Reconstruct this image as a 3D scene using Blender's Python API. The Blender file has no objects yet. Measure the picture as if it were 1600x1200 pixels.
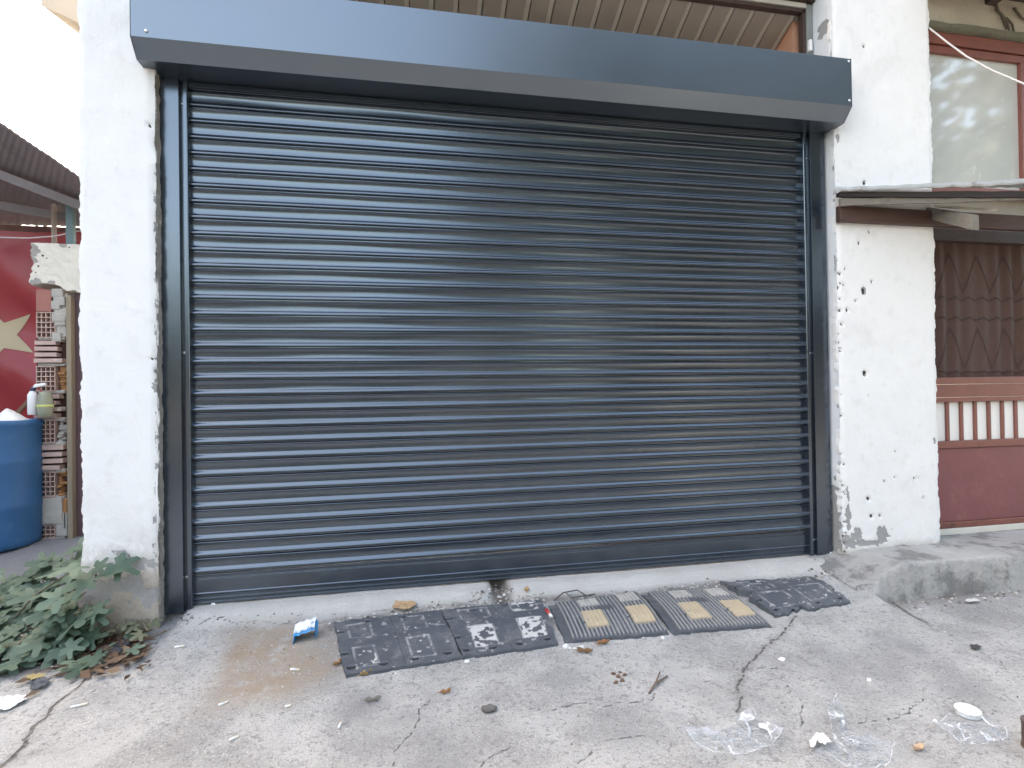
import bpy, bmesh, math, random
import numpy as np
from mathutils import Vector, Matrix
rad = math.radians
S = bpy.context.scene
COL = S.collection
rng = random.Random(7)

# ------------------------------------------------------------------ camera
CAM = np.array([0.0, -3.103, 1.100]); FPX = 850.0
def _axes(yaw, pitch, roll):
    fw = np.array([math.sin(yaw)*math.cos(pitch), math.cos(yaw)*math.cos(pitch), math.sin(pitch)])
    r = np.array([math.cos(yaw), -math.sin(yaw), 0.0]); u = np.cross(r, fw)
    c, s = math.cos(roll), math.sin(roll)
    return c*r+s*u, -s*r+c*u, fw
RX, UX, FX = _axes(rad(10.96), rad(0.48), rad(-0.85))
cd = bpy.data.cameras.new('camera'); cam = bpy.data.objects.new('camera', cd); COL.objects.link(cam)
cd.sensor_fit = 'HORIZONTAL'; cd.sensor_width = 36.0; cd.lens = 36.0*FPX/1600.0
cd.clip_start = 0.05; cd.clip_end = 2000
m4 = Matrix.Identity(4)
for i in range(3):
    m4[i][0] = RX[i]; m4[i][1] = UX[i]; m4[i][2] = -FX[i]; m4[i][3] = CAM[i]
cam.matrix_world = m4
S.camera = cam

# ------------------------------------------------------------------ light
SUN_EL, SUN_AZ = 42.0, -60.0          # the sun stands behind the building, well to the left
w = bpy.data.worlds.new('World'); S.world = w; w.use_nodes = True
nt = w.node_tree; bg = nt.nodes['Background']
sky = nt.nodes.new('ShaderNodeTexSky'); sky.sky_type = 'NISHITA'; sky.sun_disc = False
sky.sun_elevation = rad(SUN_EL); sky.sun_rotation = rad(SUN_AZ)
sky.air_density = 1.0; sky.dust_density = 4.0; sky.ozone_density = 1.0
nt.links.new(sky.outputs[0], bg.inputs[0]); bg.inputs[1].default_value = 0.15
sl = bpy.data.lights.new('sun', 'SUN'); sl.energy = 3.5; sl.angle = rad(0.5); sl.color = (1.0, 0.95, 0.88)
so = bpy.data.objects.new('sun', sl); COL.objects.link(so)
sd = Vector((math.sin(rad(SUN_AZ))*math.cos(rad(SUN_EL)), math.cos(rad(SUN_AZ))*math.cos(rad(SUN_EL)), math.sin(rad(SUN_EL))))
so.rotation_euler = sd.to_track_quat('Z', 'Y').to_euler(); so.location = (3, 8, 12)
S.view_settings.view_transform = 'Standard'; S.view_settings.look = 'None'
S.view_settings.gamma = 1.0; S.view_settings.exposure = 3.25
S.view_settings.use_white_balance = True; S.view_settings.white_balance_temperature = 8500; S.view_settings.white_balance_tint = 10
S.cycles.max_bounces = 8; S.cycles.diffuse_bounces = 5

# ------------------------------------------------------------------ rays to points of the place
def ray(px, py): return RX*(px-800)/FPX + UX*(600-py)/FPX + FX
def aty(px, py, y): d = ray(px, py); return CAM + d*(y-CAM[1])/d[1]
def atz(px, py, z): d = ray(px, py); return CAM + d*(z-CAM[2])/d[2]

# ------------------------------------------------------------------ noise
def _h(i, j, s):
    v = np.sin(i*127.1 + j*311.7 + s*74.7)*43758.5453
    return v - np.floor(v)
def vnoise(x, y, s=0):
    x = np.asarray(x, float); y = np.asarray(y, float)
    i = np.floor(x); j = np.floor(y); fx = x-i; fy = y-j
    fx = fx*fx*(3-2*fx); fy = fy*fy*(3-2*fy)
    a = _h(i, j, s); b = _h(i+1, j, s); c = _h(i, j+1, s); d = _h(i+1, j+1, s)
    return (a*(1-fx)+b*fx)*(1-fy) + (c*(1-fx)+d*fx)*fy
def fbm(x, y, s=0, o=4):
    t = 0; a = .5; n = 0
    for k in range(o):
        t = t + a*vnoise(x*2**k, y*2**k, s+k*3.1); n += a; a *= .5
    return t/n
def sstep(a, b, x):
    t = np.clip((np.asarray(x, float)-a)/(b-a), 0, 1); return t*t*(3-2*t)
def polydist(X, Y, pts):
    D = np.full(np.shape(X), 9.0)
    for (ax, ay), (bx, by) in zip(pts[:-1], pts[1:]):
        dx, dy = bx-ax, by-ay; L = dx*dx+dy*dy+1e-12
        t = np.clip(((X-ax)*dx+(Y-ay)*dy)/L, 0, 1)
        D = np.minimum(D, np.hypot(X-ax-t*dx, Y-ay-t*dy))
    return D
def inpoly(X, Y, pts):
    ins = np.zeros(np.shape(X), bool); n = len(pts)
    for k in range(n):
        (x0, y0), (x1, y1) = pts[k], pts[(k+1) % n]
        c = ((y0 > Y) != (y1 > Y)) & (X < (x1-x0)*(Y-y0)/((y1-y0) if y1 != y0 else 1e-9)+x0)
        ins ^= c
    return ins

# ------------------------------------------------------------------ ground heights
RAMP_X = [(-9, 2.44), (-1.3, 2.44), (-.9, 2.53), (-.6, 2.56), (-.3, 2.60), (0, 2.72), (9, 2.72)]
def gz(x, y):
    x = np.asarray(x, float); y = np.asarray(y, float)
    t = -y
    wob = .02*(fbm(x*3, y*0+1, 5, 3)-.5)
    tt = t + wob
    base = np.interp(tt, [-9, 0, .075, .105, .14, .165, .22, .6, 1.0, 2.0, 4.0, 60], [-.004, -.004, -.006, -.014, -.034, -.046, -.056, -.10, -.125, -.16, -.19, -.25])
    # drain notch in the threshold
    nx = 0.50
    notch = np.exp(-((x-nx)/(.040+.35*np.clip(t-.02,0,.2)))**4) * sstep(.25, .12, t)*sstep(-.1, -.04, t)
    base = base - .055*notch
    # left lane beyond the slab
    lane = np.interp(y, [-60, -4, -1.2, -.4, .2, 1.5, 60], [-.25, -.19, -.13, -.11, -.08, .045, .05])
    wl = sstep(-1.30, -1.40, x)
    # the left end of the threshold is broken off at the pillar foot
    wl = np.maximum(wl, sstep(-1.10, -1.17, x)*sstep(.5, .0, t)*.7*sstep(-.02, .05, t))
    base = base*(1-wl) + np.minimum(lane, base+.2*(wl >= 1))*wl
    # lower yard right of the ramp
    rx = np.interp(y, [p[0] for p in RAMP_X], [p[1] for p in RAMP_X])
    wr = sstep(rx-.01, rx+.035, x)
    low = np.interp(t, [-9, .3, .6, 1.0, 1.4, 2.0, 4.0, 60], [-.165, -.165, -.162, -.155, -.15, -.165, -.19, -.25])
    base = base*(1-wr) + np.minimum(low, base)*wr
    near = np.exp(-((x-1)/6)**2 - ((y+.5)/5)**2)
    base = base + near*(.012*(fbm(x*2.2, y*2.2, 2, 3)-.5) + .005*(fbm(x*14, y*14, 3, 3)-.5))
    return base
def on_ground(px, py, dz=0.0):
    z = -.1
    for _ in range(25):
        p = atz(px, py, z); z = .5*z + .5*(float(gz(p[0], p[1]))+dz)
    return atz(px, py, z)

# ------------------------------------------------------------------ materials
MATS = {}
def new_mat(name):
    m = bpy.data.materials.new(name); m.use_nodes = True
    n = m.node_tree; b = n.nodes['Principled BSDF']
    return m, n, b
def N(n, t, **k):
    o = n.nodes.new(t)
    for a, v in k.items():
        if a in ('op',): o.operation = v
        else: setattr(o, a, v)
    return o
def mathn(n, op, a, b=None, clamp=False):
    o = n.nodes.new('ShaderNodeMath'); o.operation = op; o.use_clamp = clamp
    for i, v in enumerate((a, b)):
        if v is None: continue
        if hasattr(v, 'is_linked') or hasattr(v, 'links'): n.links.new(v, o.inputs[i])
        else: o.inputs[i].default_value = v
    return o.outputs[0]
def mixc(n, f, a, b, blend='MIX'):
    o = n.nodes.new('ShaderNodeMix'); o.data_type = 'RGBA'; o.blend_type = blend
    for i, v in ((0, f), (6, a), (7, b)):
        if hasattr(v, 'links'): n.links.new(v, o.inputs[i])
        elif i == 0: o.inputs[0].default_value = v
        else: o.inputs[i].default_value = (*v, 1)
    return o.outputs[2]
def noise(n, co, scale, detail=4, rough=.6, dist=0.0, stretch=None):
    o = n.nodes.new('ShaderNodeTexNoise'); o.inputs['Scale'].default_value = scale
    o.inputs['Detail'].default_value = detail; o.inputs['Roughness'].default_value = rough
    o.inputs['Distortion'].default_value = dist
    if stretch:
        mp = n.nodes.new('ShaderNodeMapping'); mp.inputs['Scale'].default_value = stretch
        n.links.new(co, mp.inputs[0]); co = mp.outputs[0]
    n.links.new(co, o.inputs['Vector']); return o.outputs['Fac']
def ramp(n, fac, lo, hi, smooth=True):
    o = n.nodes.new('ShaderNodeMapRange'); o.interpolation_type = 'SMOOTHSTEP' if smooth else 'LINEAR'
    o.inputs['From Min'].default_value = lo; o.inputs['From Max'].default_value = hi
    n.links.new(fac, o.inputs['Value']); return o.outputs[0]
def attr(n, name):
    o = n.nodes.new('ShaderNodeAttribute'); o.attribute_name = name; return o.outputs['Fac']
def objco(n):
    return n.nodes.new('ShaderNodeTexCoord').outputs['Object']
def bump(n, b, h, strength=.3, dist=.01):
    o = n.nodes.new('ShaderNodeBump'); o.inputs['Strength'].default_value = strength; o.inputs['Distance'].default_value = dist
    n.links.new(h, o.inputs['Height']); n.links.new(o.outputs[0], b.inputs['Normal'])
def pm(name, col, rough=.6, var=.25, scale=8, bmp=.15, bscale=60, metal=0.0, dirt=None, dscale=5, dlo=.55, dhi=.75, spec=.5, stretch=None):
    if name in MATS: return MATS[name]
    m, n, b = new_mat(name); co = objco(n)
    f = noise(n, co, scale, 5, .65, stretch=stretch)
    c = mixc(n, f, tuple(x*(1-var) for x in col), tuple(min(1, x*(1+var)) for x in col))
    if dirt:
        d = noise(n, co, dscale, 6, .7)
        c = mixc(n, ramp(n, d, dlo, dhi), c, dirt)
    n.links.new(c, b.inputs['Base Color'])
    b.inputs['Roughness'].default_value = rough; b.inputs['Metallic'].default_value = metal
    b.inputs['Specular IOR Level'].default_value = spec
    if bmp: bump(n, b, noise(n, co, bscale, 4, .6, stretch=stretch), bmp, .01)
    MATS[name] = m; return m

def mat_ground():
    m, n, b = new_mat('concrete_ground'); co = objco(n)
    big = noise(n, co, .9, 5, .6); mid = noise(n, co, 5, 6, .65); fine = noise(n, co, 45, 5, .7); sp = noise(n, co, 140, 3, .6)
    c = mixc(n, ramp(n, mid, .32, .68), (.33, .32, .305), (.47, .457, .435))
    c = mixc(n, ramp(n, big, .50, .68), c, (.27, .264, .255))
    c = mixc(n, mathn(n, 'MULTIPLY', ramp(n, fine, .53, .63), .62), c, (.17, .165, .158))
    c = mixc(n, mathn(n, 'MULTIPLY', ramp(n, sp, .56, .66), .6), c, (.58, .57, .55))
    c = mixc(n, mathn(n, 'MULTIPLY', ramp(n, sp, .42, .33), .65), c, (.14, .135, .13))
    # worn pale patches
    wp = noise(n, co, 2.3, 6, .7, .6)
    c = mixc(n, mathn(n, 'MULTIPLY', ramp(n, wp, .55, .66), .55), c, (.42, .41, .395))
    # dark scuffs, elongated
    sc = noise(n, co, 9, 6, .75, .8, stretch=(1, 2.4, 1))
    c = mixc(n, mathn(n, 'MULTIPLY', ramp(n, sc, .60, .70), .6), c, (.17, .165, .16))
    c = mixc(n, mathn(n, 'MULTIPLY', attr(n, 'smooth'), .75), c, mixc(n, mid, (.47, .445, .41), (.62, .592, .552)))
    c = mixc(n, mathn(n, 'MULTIPLY', attr(n, 'stain'), .75), c, mixc(n, fine, (.14, .14, .14), (.25, .25, .255)))
    sandc = mixc(n, fine, (.235, .175, .125), (.43, .345, .265))
    sandc = mixc(n, ramp(n, noise(n, co, 30, 5, .75), .60, .68), sandc, (.46, .43, .40))
    sm = mathn(n, 'MULTIPLY', attr(n, 'sand'), ramp(n, noise(n, co, 11, 6, .8), .28, .52), True)
    c = mixc(n, sm, c, sandc)
    soil = mixc(n, fine, (.055, .045, .038), (.16, .13, .11))
    c = mixc(n, attr(n, 'soil'), c, soil)
    lanec = mixc(n, fine, (.15, .15, .155), (.25, .25, .255))
    c = mixc(n, attr(n, 'lane'), c, lanec)
    # cracks
    cd_ = mathn(n, 'ADD', attr(n, 'crack'), mathn(n, 'MULTIPLY', mathn(n, 'SUBTRACT', noise(n, co, 60, 4, .7), .5), .022))
    cr = ramp(n, cd_, .0085, .004)
    halo = ramp(n, cd_, .035, .004)
    c = mixc(n, mathn(n, 'MULTIPLY', halo, .35), c, (.20, .185, .165))
    c = mixc(n, mathn(n, 'MULTIPLY', cr, .75), c, (.15, .135, .118))
    fc_ = mathn(n, 'ADD', attr(n, 'finecrack'), mathn(n, 'MULTIPLY', mathn(n, 'SUBTRACT', noise(n, co, 60, 4, .7), .5), .010))
    fcr = ramp(n, fc_, .0048, .0015)
    c = mixc(n, mathn(n, 'MULTIPLY', fcr, .75), c, (.11, .105, .10))
    n.links.new(c, b.inputs['Base Color']); b.inputs['Roughness'].default_value = .9
    b.inputs['Specular IOR Level'].default_value = .25
    h = mathn(n, 'ADD', mathn(n, 'MULTIPLY', fine, .5), mathn(n, 'MULTIPLY', sp, .35))
    h = mathn(n, 'ADD', h, mathn(n, 'MULTIPLY', sc, .5))
    h = mathn(n, 'SUBTRACT', h, mathn(n, 'MULTIPLY', cr, 1.2))
    h = mathn(n, 'SUBTRACT', h, mathn(n, 'MULTIPLY', fcr, .5))
    bump(n, b, h, 1.0, .012)
    return m
def mat_plaster(name, white=(.80, .788, .765), under=(.33, .32, .31), dirty=(.42, .36, .30)):
    m, n, b = new_mat(name); co = objco(n)
    big = noise(n, co, 1.6, 5, .6); fine = noise(n, co, 60, 5, .7); mid = noise(n, co, 11, 5, .65)
    c = mixc(n, big, tuple(x*.93 for x in white), white)
    c = mixc(n, mathn(n, 'MULTIPLY', ramp(n, mid, .54, .72), .20), c, (.52, .49, .45))
    c = mixc(n, mathn(n, 'MULTIPLY', ramp(n, noise(n, co, 2.6, 6, .7, .4), .54, .74), .22), c, (.50, .47, .43))
    # thin drip stains
    st = noise(n, co, 6, 5, .7, .2, stretch=(3, 3, .22))
    c = mixc(n, mathn(n, 'MULTIPLY', ramp(n, st, .60, .76), .20), c, (.45, .42, .38))
    mid2 = noise(n, co, 24, 5, .75)
    d = mathn(n, 'MULTIPLY', attr(n, 'dirt'), ramp(n, mathn(n, 'ADD', mid2, mathn(n, 'MULTIPLY', attr(n, 'dirt'), .25)), .42, .62), True)
    c = mixc(n, d, c, mixc(n, fine, tuple(x*.7 for x in dirty), tuple(x*1.2 for x in dirty)))
    ch = mathn(n, 'ADD', attr(n, 'chip'), mathn(n, 'MULTIPLY', mathn(n, 'SUBTRACT', noise(n, co, 70, 4, .7), .5), .5))
    chm = ramp(n, ch, .47, .53)
    uc = mixc(n, fine, tuple(x*.75 for x in under), tuple(x*1.25 for x in under))
    c = mixc(n, chm, c, uc)
    ho = ramp(n, attr(n, 'hole'), .4, .6)
    c = mixc(n, ho, c, (.07, .065, .06))
    n.links.new(c, b.inputs['Base Color']); b.inputs['Roughness'].default_value = .85
    b.inputs['Specular IOR Level'].default_value = .3
    h = mathn(n, 'ADD', mathn(n, 'MULTIPLY', mid, .6), mathn(n, 'MULTIPLY', fine, .25))
    h = mathn(n, 'SUBTRACT', h, mathn(n, 'MULTIPLY', chm, .35))
    h = mathn(n, 'ADD', h, mathn(n, 'MULTIPLY', big, 2.0)); h = mathn(n, 'ADD', h, mathn(n, 'MULTIPLY', noise(n, co, 4.5, 4, .55, .5, stretch=(1, 1, .6)), 1.2))
    bump(n, b, h, .5, .014)
    return m
def mat_paint(name, col, rough=.33, ior=2.2, dust=(.20, .20, .20), dusta=.06):
    m, n, b = new_mat(name); co = objco(n)
    f = noise(n, co, 1.5, 2, .5); g = noise(n, co, 5, 2, .5)
    c = mixc(n, f, tuple(x*.9 for x in col), tuple(x*1.1 for x in col))
    c = mixc(n, mathn(n, 'MULTIPLY', ramp(n, noise(n, co, 1.6, 3, .5), .35, .85), dusta), c, dust)
    n.links.new(c, b.inputs['Base Color']); b.inputs['IOR'].default_value = ior; b.inputs['Specular Tint'].default_value = (.76, .89, 1.0, 1)
    r = mathn(n, 'ADD', mathn(n, 'MULTIPLY', f, .14), mathn(n, 'ADD', mathn(n, 'MULTIPLY', g, .05), rough-.09))
    n.links.new(r, b.inputs['Roughness'])
    return m
def mat_bump_rubber(name, paint=(.62, .61, .58)):
    m, n, b = new_mat(name); co = objco(n)
    f = noise(n, co, 9, 5, .65); g = noise(n, co, 70, 4, .7)
    c = mixc(n, f, (.050, .057, .067), (.10, .11, .125))
    c = mixc(n, mathn(n, 'MULTIPLY', ramp(n, noise(n, co, 16, 6, .75), .54, .78), .55), c, (.24, .24, .24))
    c = mixc(n, mathn(n, 'MULTIPLY', attr(n, 'rib'), .62), c, mixc(n, g, (.28, .275, .265), (.50, .49, .47)))
    c = mixc(n, mathn(n, 'MULTIPLY', attr(n, 'line'), ramp(n, noise(n, co, 22, 5, .75), .40, .60)), c, (.33, .33, .33))
    c = mixc(n, mathn(n, 'MULTIPLY', ramp(n, noise(n, co, 6, 6, .8, .6), .48, .70), .40), c, (.27, .265, .25))
    p = mathn(n, 'MULTIPLY', attr(n, 'paint'), ramp(n, mathn(n, 'ADD', g, 0.0), .25, .42), True)
    c = mixc(n, p, c, paint)
    c = mixc(n, ramp(n, attr(n, 'hole'), .35, .65), c, (.012, .012, .013))
    n.links.new(c, b.inputs['Base Color']); b.inputs['Roughness'].default_value = .72
    bump(n, b, mathn(n, 'ADD', g, f), .35, .006)
    return m
def mat_clear(name, tint=(.92, .95, .97), a=.35, rough=.12):
    m, n, b = new_mat(name); co = objco(n)
    out = n.nodes['Material Output']
    tr = n.nodes.new('ShaderNodeBsdfTransparent'); tr.inputs[0].default_value = (*tint, 1)
    b.inputs['Base Color'].default_value = (*[x*.85 for x in tint], 1); b.inputs['Roughness'].default_value = rough
    b.inputs['Specular IOR Level'].default_value = .8
    mx = n.nodes.new('ShaderNodeMixShader')
    fr = n.nodes.new('ShaderNodeLayerWeight'); fr.inputs[0].default_value = .35
    fac = mathn(n, 'ADD', mathn(n, 'MULTIPLY', mathn(n, 'POWER', fr.outputs['Facing'], 2.5), .4), mathn(n, 'ADD', mathn(n, 'MULTIPLY', attr(n, 'fold'), .6), mathn(n, 'MULTIPLY', ramp(n, noise(n, co, 9, 3, .5, .8), .45, .75), a)), True)  # fold term whitens lines, painting highlights along the creases
    n.links.new(fac, mx.inputs[0]); n.links.new(tr.outputs[0], mx.inputs[1]); n.links.new(b.outputs[0], mx.inputs[2])
    n.links.new(mx.outputs[0], out.inputs[0])
    return m
def mat_leaf(name, a, c2, rough=.55):
    m, n, b = new_mat(name); co = objco(n)
    geo = n.nodes.new('ShaderNodeNewGeometry')
    c = mixc(n, geo.outputs['Random Per Island'], a, c2)
    c = mixc(n, mathn(n, 'MULTIPLY', ramp(n, noise(n, co, 14, 4, .7), .6, .75), .4), c, (.22, .24, .12))
    n.links.new(c, b.inputs['Base Color']); b.inputs['Roughness'].default_value = rough
    out = n.nodes['Material Output']
    tl = n.nodes.new('ShaderNodeBsdfTranslucent'); n.links.new(c, tl.inputs[0])
    mx = n.nodes.new('ShaderNodeMixShader'); mx.inputs[0].default_value = .22
    n.links.new(b.outputs[0], mx.inputs[1]); n.links.new(tl.outputs[0], mx.inputs[2]); n.links.new(mx.outputs[0], out.inputs[0])
    return m

ANTH = (.009, .014, .022)
M_SHUT = mat_paint('anthracite_coat', ANTH, .22)
M_HOOD = mat_paint('anthracite_hood_coat', (.018, .024, .032), .34, 2.5)
M_PLAST = mat_plaster('white_plaster')
M_REVEAL = mat_plaster('reveal_plaster', (.70, .72, .74), (.30, .30, .29))
M_STEEL = pm('zinc_screw', (.75, .75, .75), .3, .1, 30, 0, metal=.6)
M_DWOOD = pm('dark_brown_timber', (.055, .032, .026), .6, .4, 12, .3, 40, stretch=(1, 6, 6))
M_GWOOD = pm('weathered_grey_timber', (.20, .175, .145), .8, .4, 6, .4, 30, dirt=(.10, .08, .065), dscale=8, stretch=(.6, 6, 6))
M_REDF = pm('red_brown_gloss_paint', (.20, .062, .045), .42, .3, 7, .15, 40, dirt=(.07, .03, .028), dscale=4)
M_REDP = pm('faded_red_panel_paint', (.20, .058, .060), .5, .25, 3, .12, 30, dirt=(.25, .11, .10), dscale=6)
M_RUBB = mat_bump_rubber('black_rubber')
M_RUBW = mat_bump_rubber('black_rubber_white_paint', (.52, .51, .485))
M_BEIGE = pm('beige_reflector', (.47, .375, .255), .6, .14, 30, .2, 90, dirt=(.34, .28, .2), dscale=22)
M_PALEB = pm('worn_pale_reflector', (.46, .43, .38), .6, .2, 30, .2, 90, dirt=(.2, .19, .17), dscale=18)

# ------------------------------------------------------------------ mesh builder
class MB:
    def __init__(s): s.v = []; s.f = []; s.at = {}
    def add(s, vs, fs):
        o = len(s.v); s.v += [tuple(map(float, p)) for p in vs]; s.f += [tuple(i+o for i in f) for f in fs]; return s
    def box(s, x0, x1, y0, y1, z0, z1):
        return s.add([(x0,y0,z0),(x1,y0,z0),(x1,y1,z0),(x0,y1,z0),(x0,y0,z1),(x1,y0,z1),(x1,y1,z1),(x0,y1,z1)],
                     [(0,3,2,1),(4,5,6,7),(0,1,5,4),(1,2,6,5),(2,3,7,6),(3,0,4,7)])
    def hexa(s, p):            # eight corners, bottom ring then top ring
        return s.add(p, [(0,3,2,1),(4,5,6,7),(0,1,5,4),(1,2,6,5),(2,3,7,6),(3,0,4,7)])
    def bar(s, a, b, wv, hv):  # a box from a to b, half-extents vectors
        a, b, wv, hv = [np.array(q, float) for q in (a, b, wv, hv)]
        return s.hexa([a-wv-hv, b-wv-hv, b+wv-hv, a+wv-hv, a-wv+hv, b-wv+hv, b+wv+hv, a+wv+hv])
    def tube(s, pts, r, n=8, cap=True):
        pts = [np.array(p, float) for p in pts]; rs = r if hasattr(r, '__len__') else [r]*len(pts)
        o = len(s.v); up = np.array([.13, .21, 1.0])
        for i, p in enumerate(pts):
            t = pts[min(i+1, len(pts)-1)]-pts[max(i-1, 0)]; t = t/(np.linalg.norm(t)+1e-9)
            a = np.cross(t, up)
            if np.linalg.norm(a) < .1: a = np.cross(t, [1, 0, 0])
            a /= np.linalg.norm(a); c = np.cross(t, a)
            for k in range(n):
                th = 2*math.pi*k/n; q = p + rs[i]*(math.cos(th)*a+math.sin(th)*c); s.v.append(tuple(q))
        for i in range(len(pts)-1):
            for k in range(n):
                k2 = (k+1) % n; s.f.append((o+i*n+k, o+i*n+k2, o+(i+1)*n+k2, o+(i+1)*n+k))
        if cap:
            s.f.append(tuple(o+k for k in range(n))[::-1]); s.f.append(tuple(o+(len(pts)-1)*n+k for k in range(n)))
        return s
    def lathe(s, prof, c, n=32, axis=None):
        o = len(s.v); M = axis
        for (r, z) in prof:
            for k in range(n):
                th = 2*math.pi*k/n; q = np.array([r*math.cos(th), r*math.sin(th), z])
                if M is not None: q = M @ q
                s.v.append(tuple(q+np.array(c, float)))
        for i in range(len(prof)-1):
            for k in range(n):
                k2 = (k+1) % n; s.f.append((o+i*n+k, o+i*n+k2, o+(i+1)*n+k2, o+(i+1)*n+k))
        s.f.append(tuple(o+k for k in range(n))[::-1]); s.f.append(tuple(o+(len(prof)-1)*n+k for k in range(n)))
        return s
    def grid(s, P, flip=False):
        P = np.asarray(P, float); a, b = P.shape[:2]; o = len(s.v)
        s.v += [tuple(q) for q in P.reshape(-1, 3)]
        for i in range(a-1):
            for j in range(b-1):
                f = (o+i*b+j, o+i*b+j+1, o+(i+1)*b+j+1, o+(i+1)*b+j)
                s.f.append(f[::-1] if flip else f)
        return s
    def extr(s, prof, x0, x1):  # closed profile of (y,z) swept along x
        n = len(prof); vs = [(x0, y, z) for y, z in prof]+[(x1, y, z) for y, z in prof]
        return s.add(vs, [(i, (i+1) % n, n+(i+1) % n, n+i) for i in range(n)]+[tuple(range(n))[::-1], tuple(range(n, 2*n))])
def root_loc(p):
    l = Vector((0, 0, 0))
    while p is not None: l += p.location; p = p.parent
    return l
def obj(name, mb, mat, parent=None, smooth=False, bevel=0, at=None, attrs=None, recalc=True):
    me = bpy.data.meshes.new(name); V = np.array(mb.v, float)
    if parent is not None: o0 = np.array(root_loc(parent))
    elif at is not None: o0 = np.array(at, float)
    else: o0 = np.array([V[:, 0].mean(), V[:, 1].mean(), V[:, 2].min()])
    me.from_pydata([tuple(p) for p in (V-o0)], [], mb.f)
    for k, a in (attrs or {}).items():
        t = me.attributes.new(k, 'FLOAT', 'POINT'); t.data.foreach_set('value', np.asarray(a, np.float32).ravel())
    if recalc:
        bm = bmesh.new(); bm.from_mesh(me); bmesh.ops.recalc_face_normals(bm, faces=bm.faces); bm.to_mesh(me); bm.free()
    me.materials.append(mat)
    if smooth: me.polygons.foreach_set('use_smooth', [True]*len(me.polygons))
    me.update()
    o = bpy.data.objects.new(name, me); COL.objects.link(o)
    if parent is not None: o.parent = parent
    else: o.location = o0
    if bevel:
        b = o.modifiers.new('bevel', 'BEVEL'); b.width = bevel; b.segments = 2; b.limit_method = 'ANGLE'; b.angle_limit = rad(40)
    return o
def tag(o, label, cat, group=None, kind=None):
    o['label'] = label; o['category'] = cat
    if group: o['group'] = group
    if kind: o['kind'] = kind
    return o
def thing(name, label, cat, loc, group=None):
    o = bpy.data.objects.new(name, None); o.empty_display_size = .1; COL.objects.link(o); o.location = loc
    return tag(o, label, cat, group)
def struct(name, mb, mat, **k):
    o = obj(name, mb, mat, **k); o['kind'] = 'structure'; return o

# ================================================================== GROUND
def axis(dense0, dense1, step, far0, far1):
    a = list(np.arange(dense0, dense1+1e-6, step)); s = step; x = dense1
    while x < far1: s *= 1.22; x += s; a.append(x)
    s = step; x = dense0; l = []
    while x > far0: s *= 1.22; x -= s; l.append(x)
    return np.array(l[::-1]+a)
gx = axis(-2.0, 3.7, .0145, -400, 400); gy = axis(-1.85, .12, .0125, -400, 400)
GX, GY = np.meshgrid(gx, gy, indexing='ij'); GZ = gz(GX, GY)
def P_(*pts): return [tuple(on_ground(*p)[:2]) for p in pts]
def jag(pts, it=4, a=.16):
    r_ = random.Random(len(pts)*31+int(pts[0][0]*1000))
    for _ in range(it):
        q = [pts[0]]
        for (x0, y0), (x1, y1) in zip(pts[:-1], pts[1:]):
            d = math.hypot(x1-x0, y1-y0); t = r_.uniform(-a, a)
            q += [((x0+x1)/2-(y1-y0)*t, (y0+y1)/2+(x1-x0)*t), (x1, y1)]
        pts = q
    return pts
cr = polydist(GX, GY, jag(P_((0,1200),(50,1140),(90,1098),(130,1065),(165,1040),(192,1008))))
cr = np.minimum(cr, polydist(GX, GY, jag(P_((1245,962),(1205,1000),(1190,1015),(1160,1045),(1152,1070),(1150,1112))))+.0035)
cr = np.minimum(cr, polydist(GX, GY, P_((0,890),(35,868),(75,848)))-.004)
cr = np.minimum(cr, polydist(GX, GY, P_((1400,945),(1425,962),(1450,974)))+.0)
fcr = polydist(GX, GY, jag(P_((672,1092),(655,1125),(640,1150),(610,1200))))
for pl in (((800,1156),(796,1170),(770,1180),(750,1200)), ((1034,1060),(1022,1085),(1010,1098),(960,1100),(820,1108)),
           ((1450,974),(1500,1000),(1600,1057)), ((100,1098),(150,1078),(178,1058)), ((1440,1078),(1475,1090),(1560,1112)),
           ((985,935),(1060,925),(1125,915)), ((700,962),(660,975),(630,972)), ((1230,1070),(1255,1100),(1250,1135)), ((300,977),(400,970),(560,958),(690,945),(755,932)), ((795,932),(860,938),(930,936)), ((1150,1045),(1250,1052),(1330,1085)), ((250,1010),(262,985),(300,972)), ((900,1195),(940,1160),(1010,1150)), ((1340,1130),(1440,1090),(1560,1112))):
    fcr = np.minimum(fcr, polydist(GX, GY, jag(P_(*pl))))
sandp = P_((350,982),(335,1050),(320,1112),(400,1100),(470,1092),(530,1048),(522,978),(430,972))
sdist = polydist(GX, GY, sandp+[sandp[0]]); sand = np.where(inpoly(GX, GY, sandp), sstep(-.02, .09, sdist)*.75+.25, sstep(.10, 0, sdist)*.25)
sand = sand*(.35+.9*fbm(GX*9, GY*9, 12, 4))
soilp = P_((-60,1000),(0,1052),(60,1050),(120,1030),(175,1015),(215,985),(240,965),(250,935),(170,900),(60,905),(-60,930))
sod = polydist(GX, GY, soilp+[soilp[0]]); soil = np.where(inpoly(GX, GY, soilp), 1.0, sstep(.07, 0, sod)*.8)*(.45+.9*fbm(GX*12, GY*12, 21, 4))
kb = sstep(.10, .0, np.abs(GY+.43))*sstep(2.55, 2.65, GX)*fbm(GX*9, GY*9, 31, 4)*1.1
nt_ = np.exp(-((GX-.5)/.06)**4)*sstep(-.24, -.14, GY)
soil = np.clip(np.maximum(np.maximum(soil, kb), nt_*.9), 0, 1)
mat_edge = sstep(.07, 0, polydist(GX, GY, P_((525,975),(690,950),(845,938),(1000,930),(1125,912))))*fbm(GX*20, GY*20, 8, 3)
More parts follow.
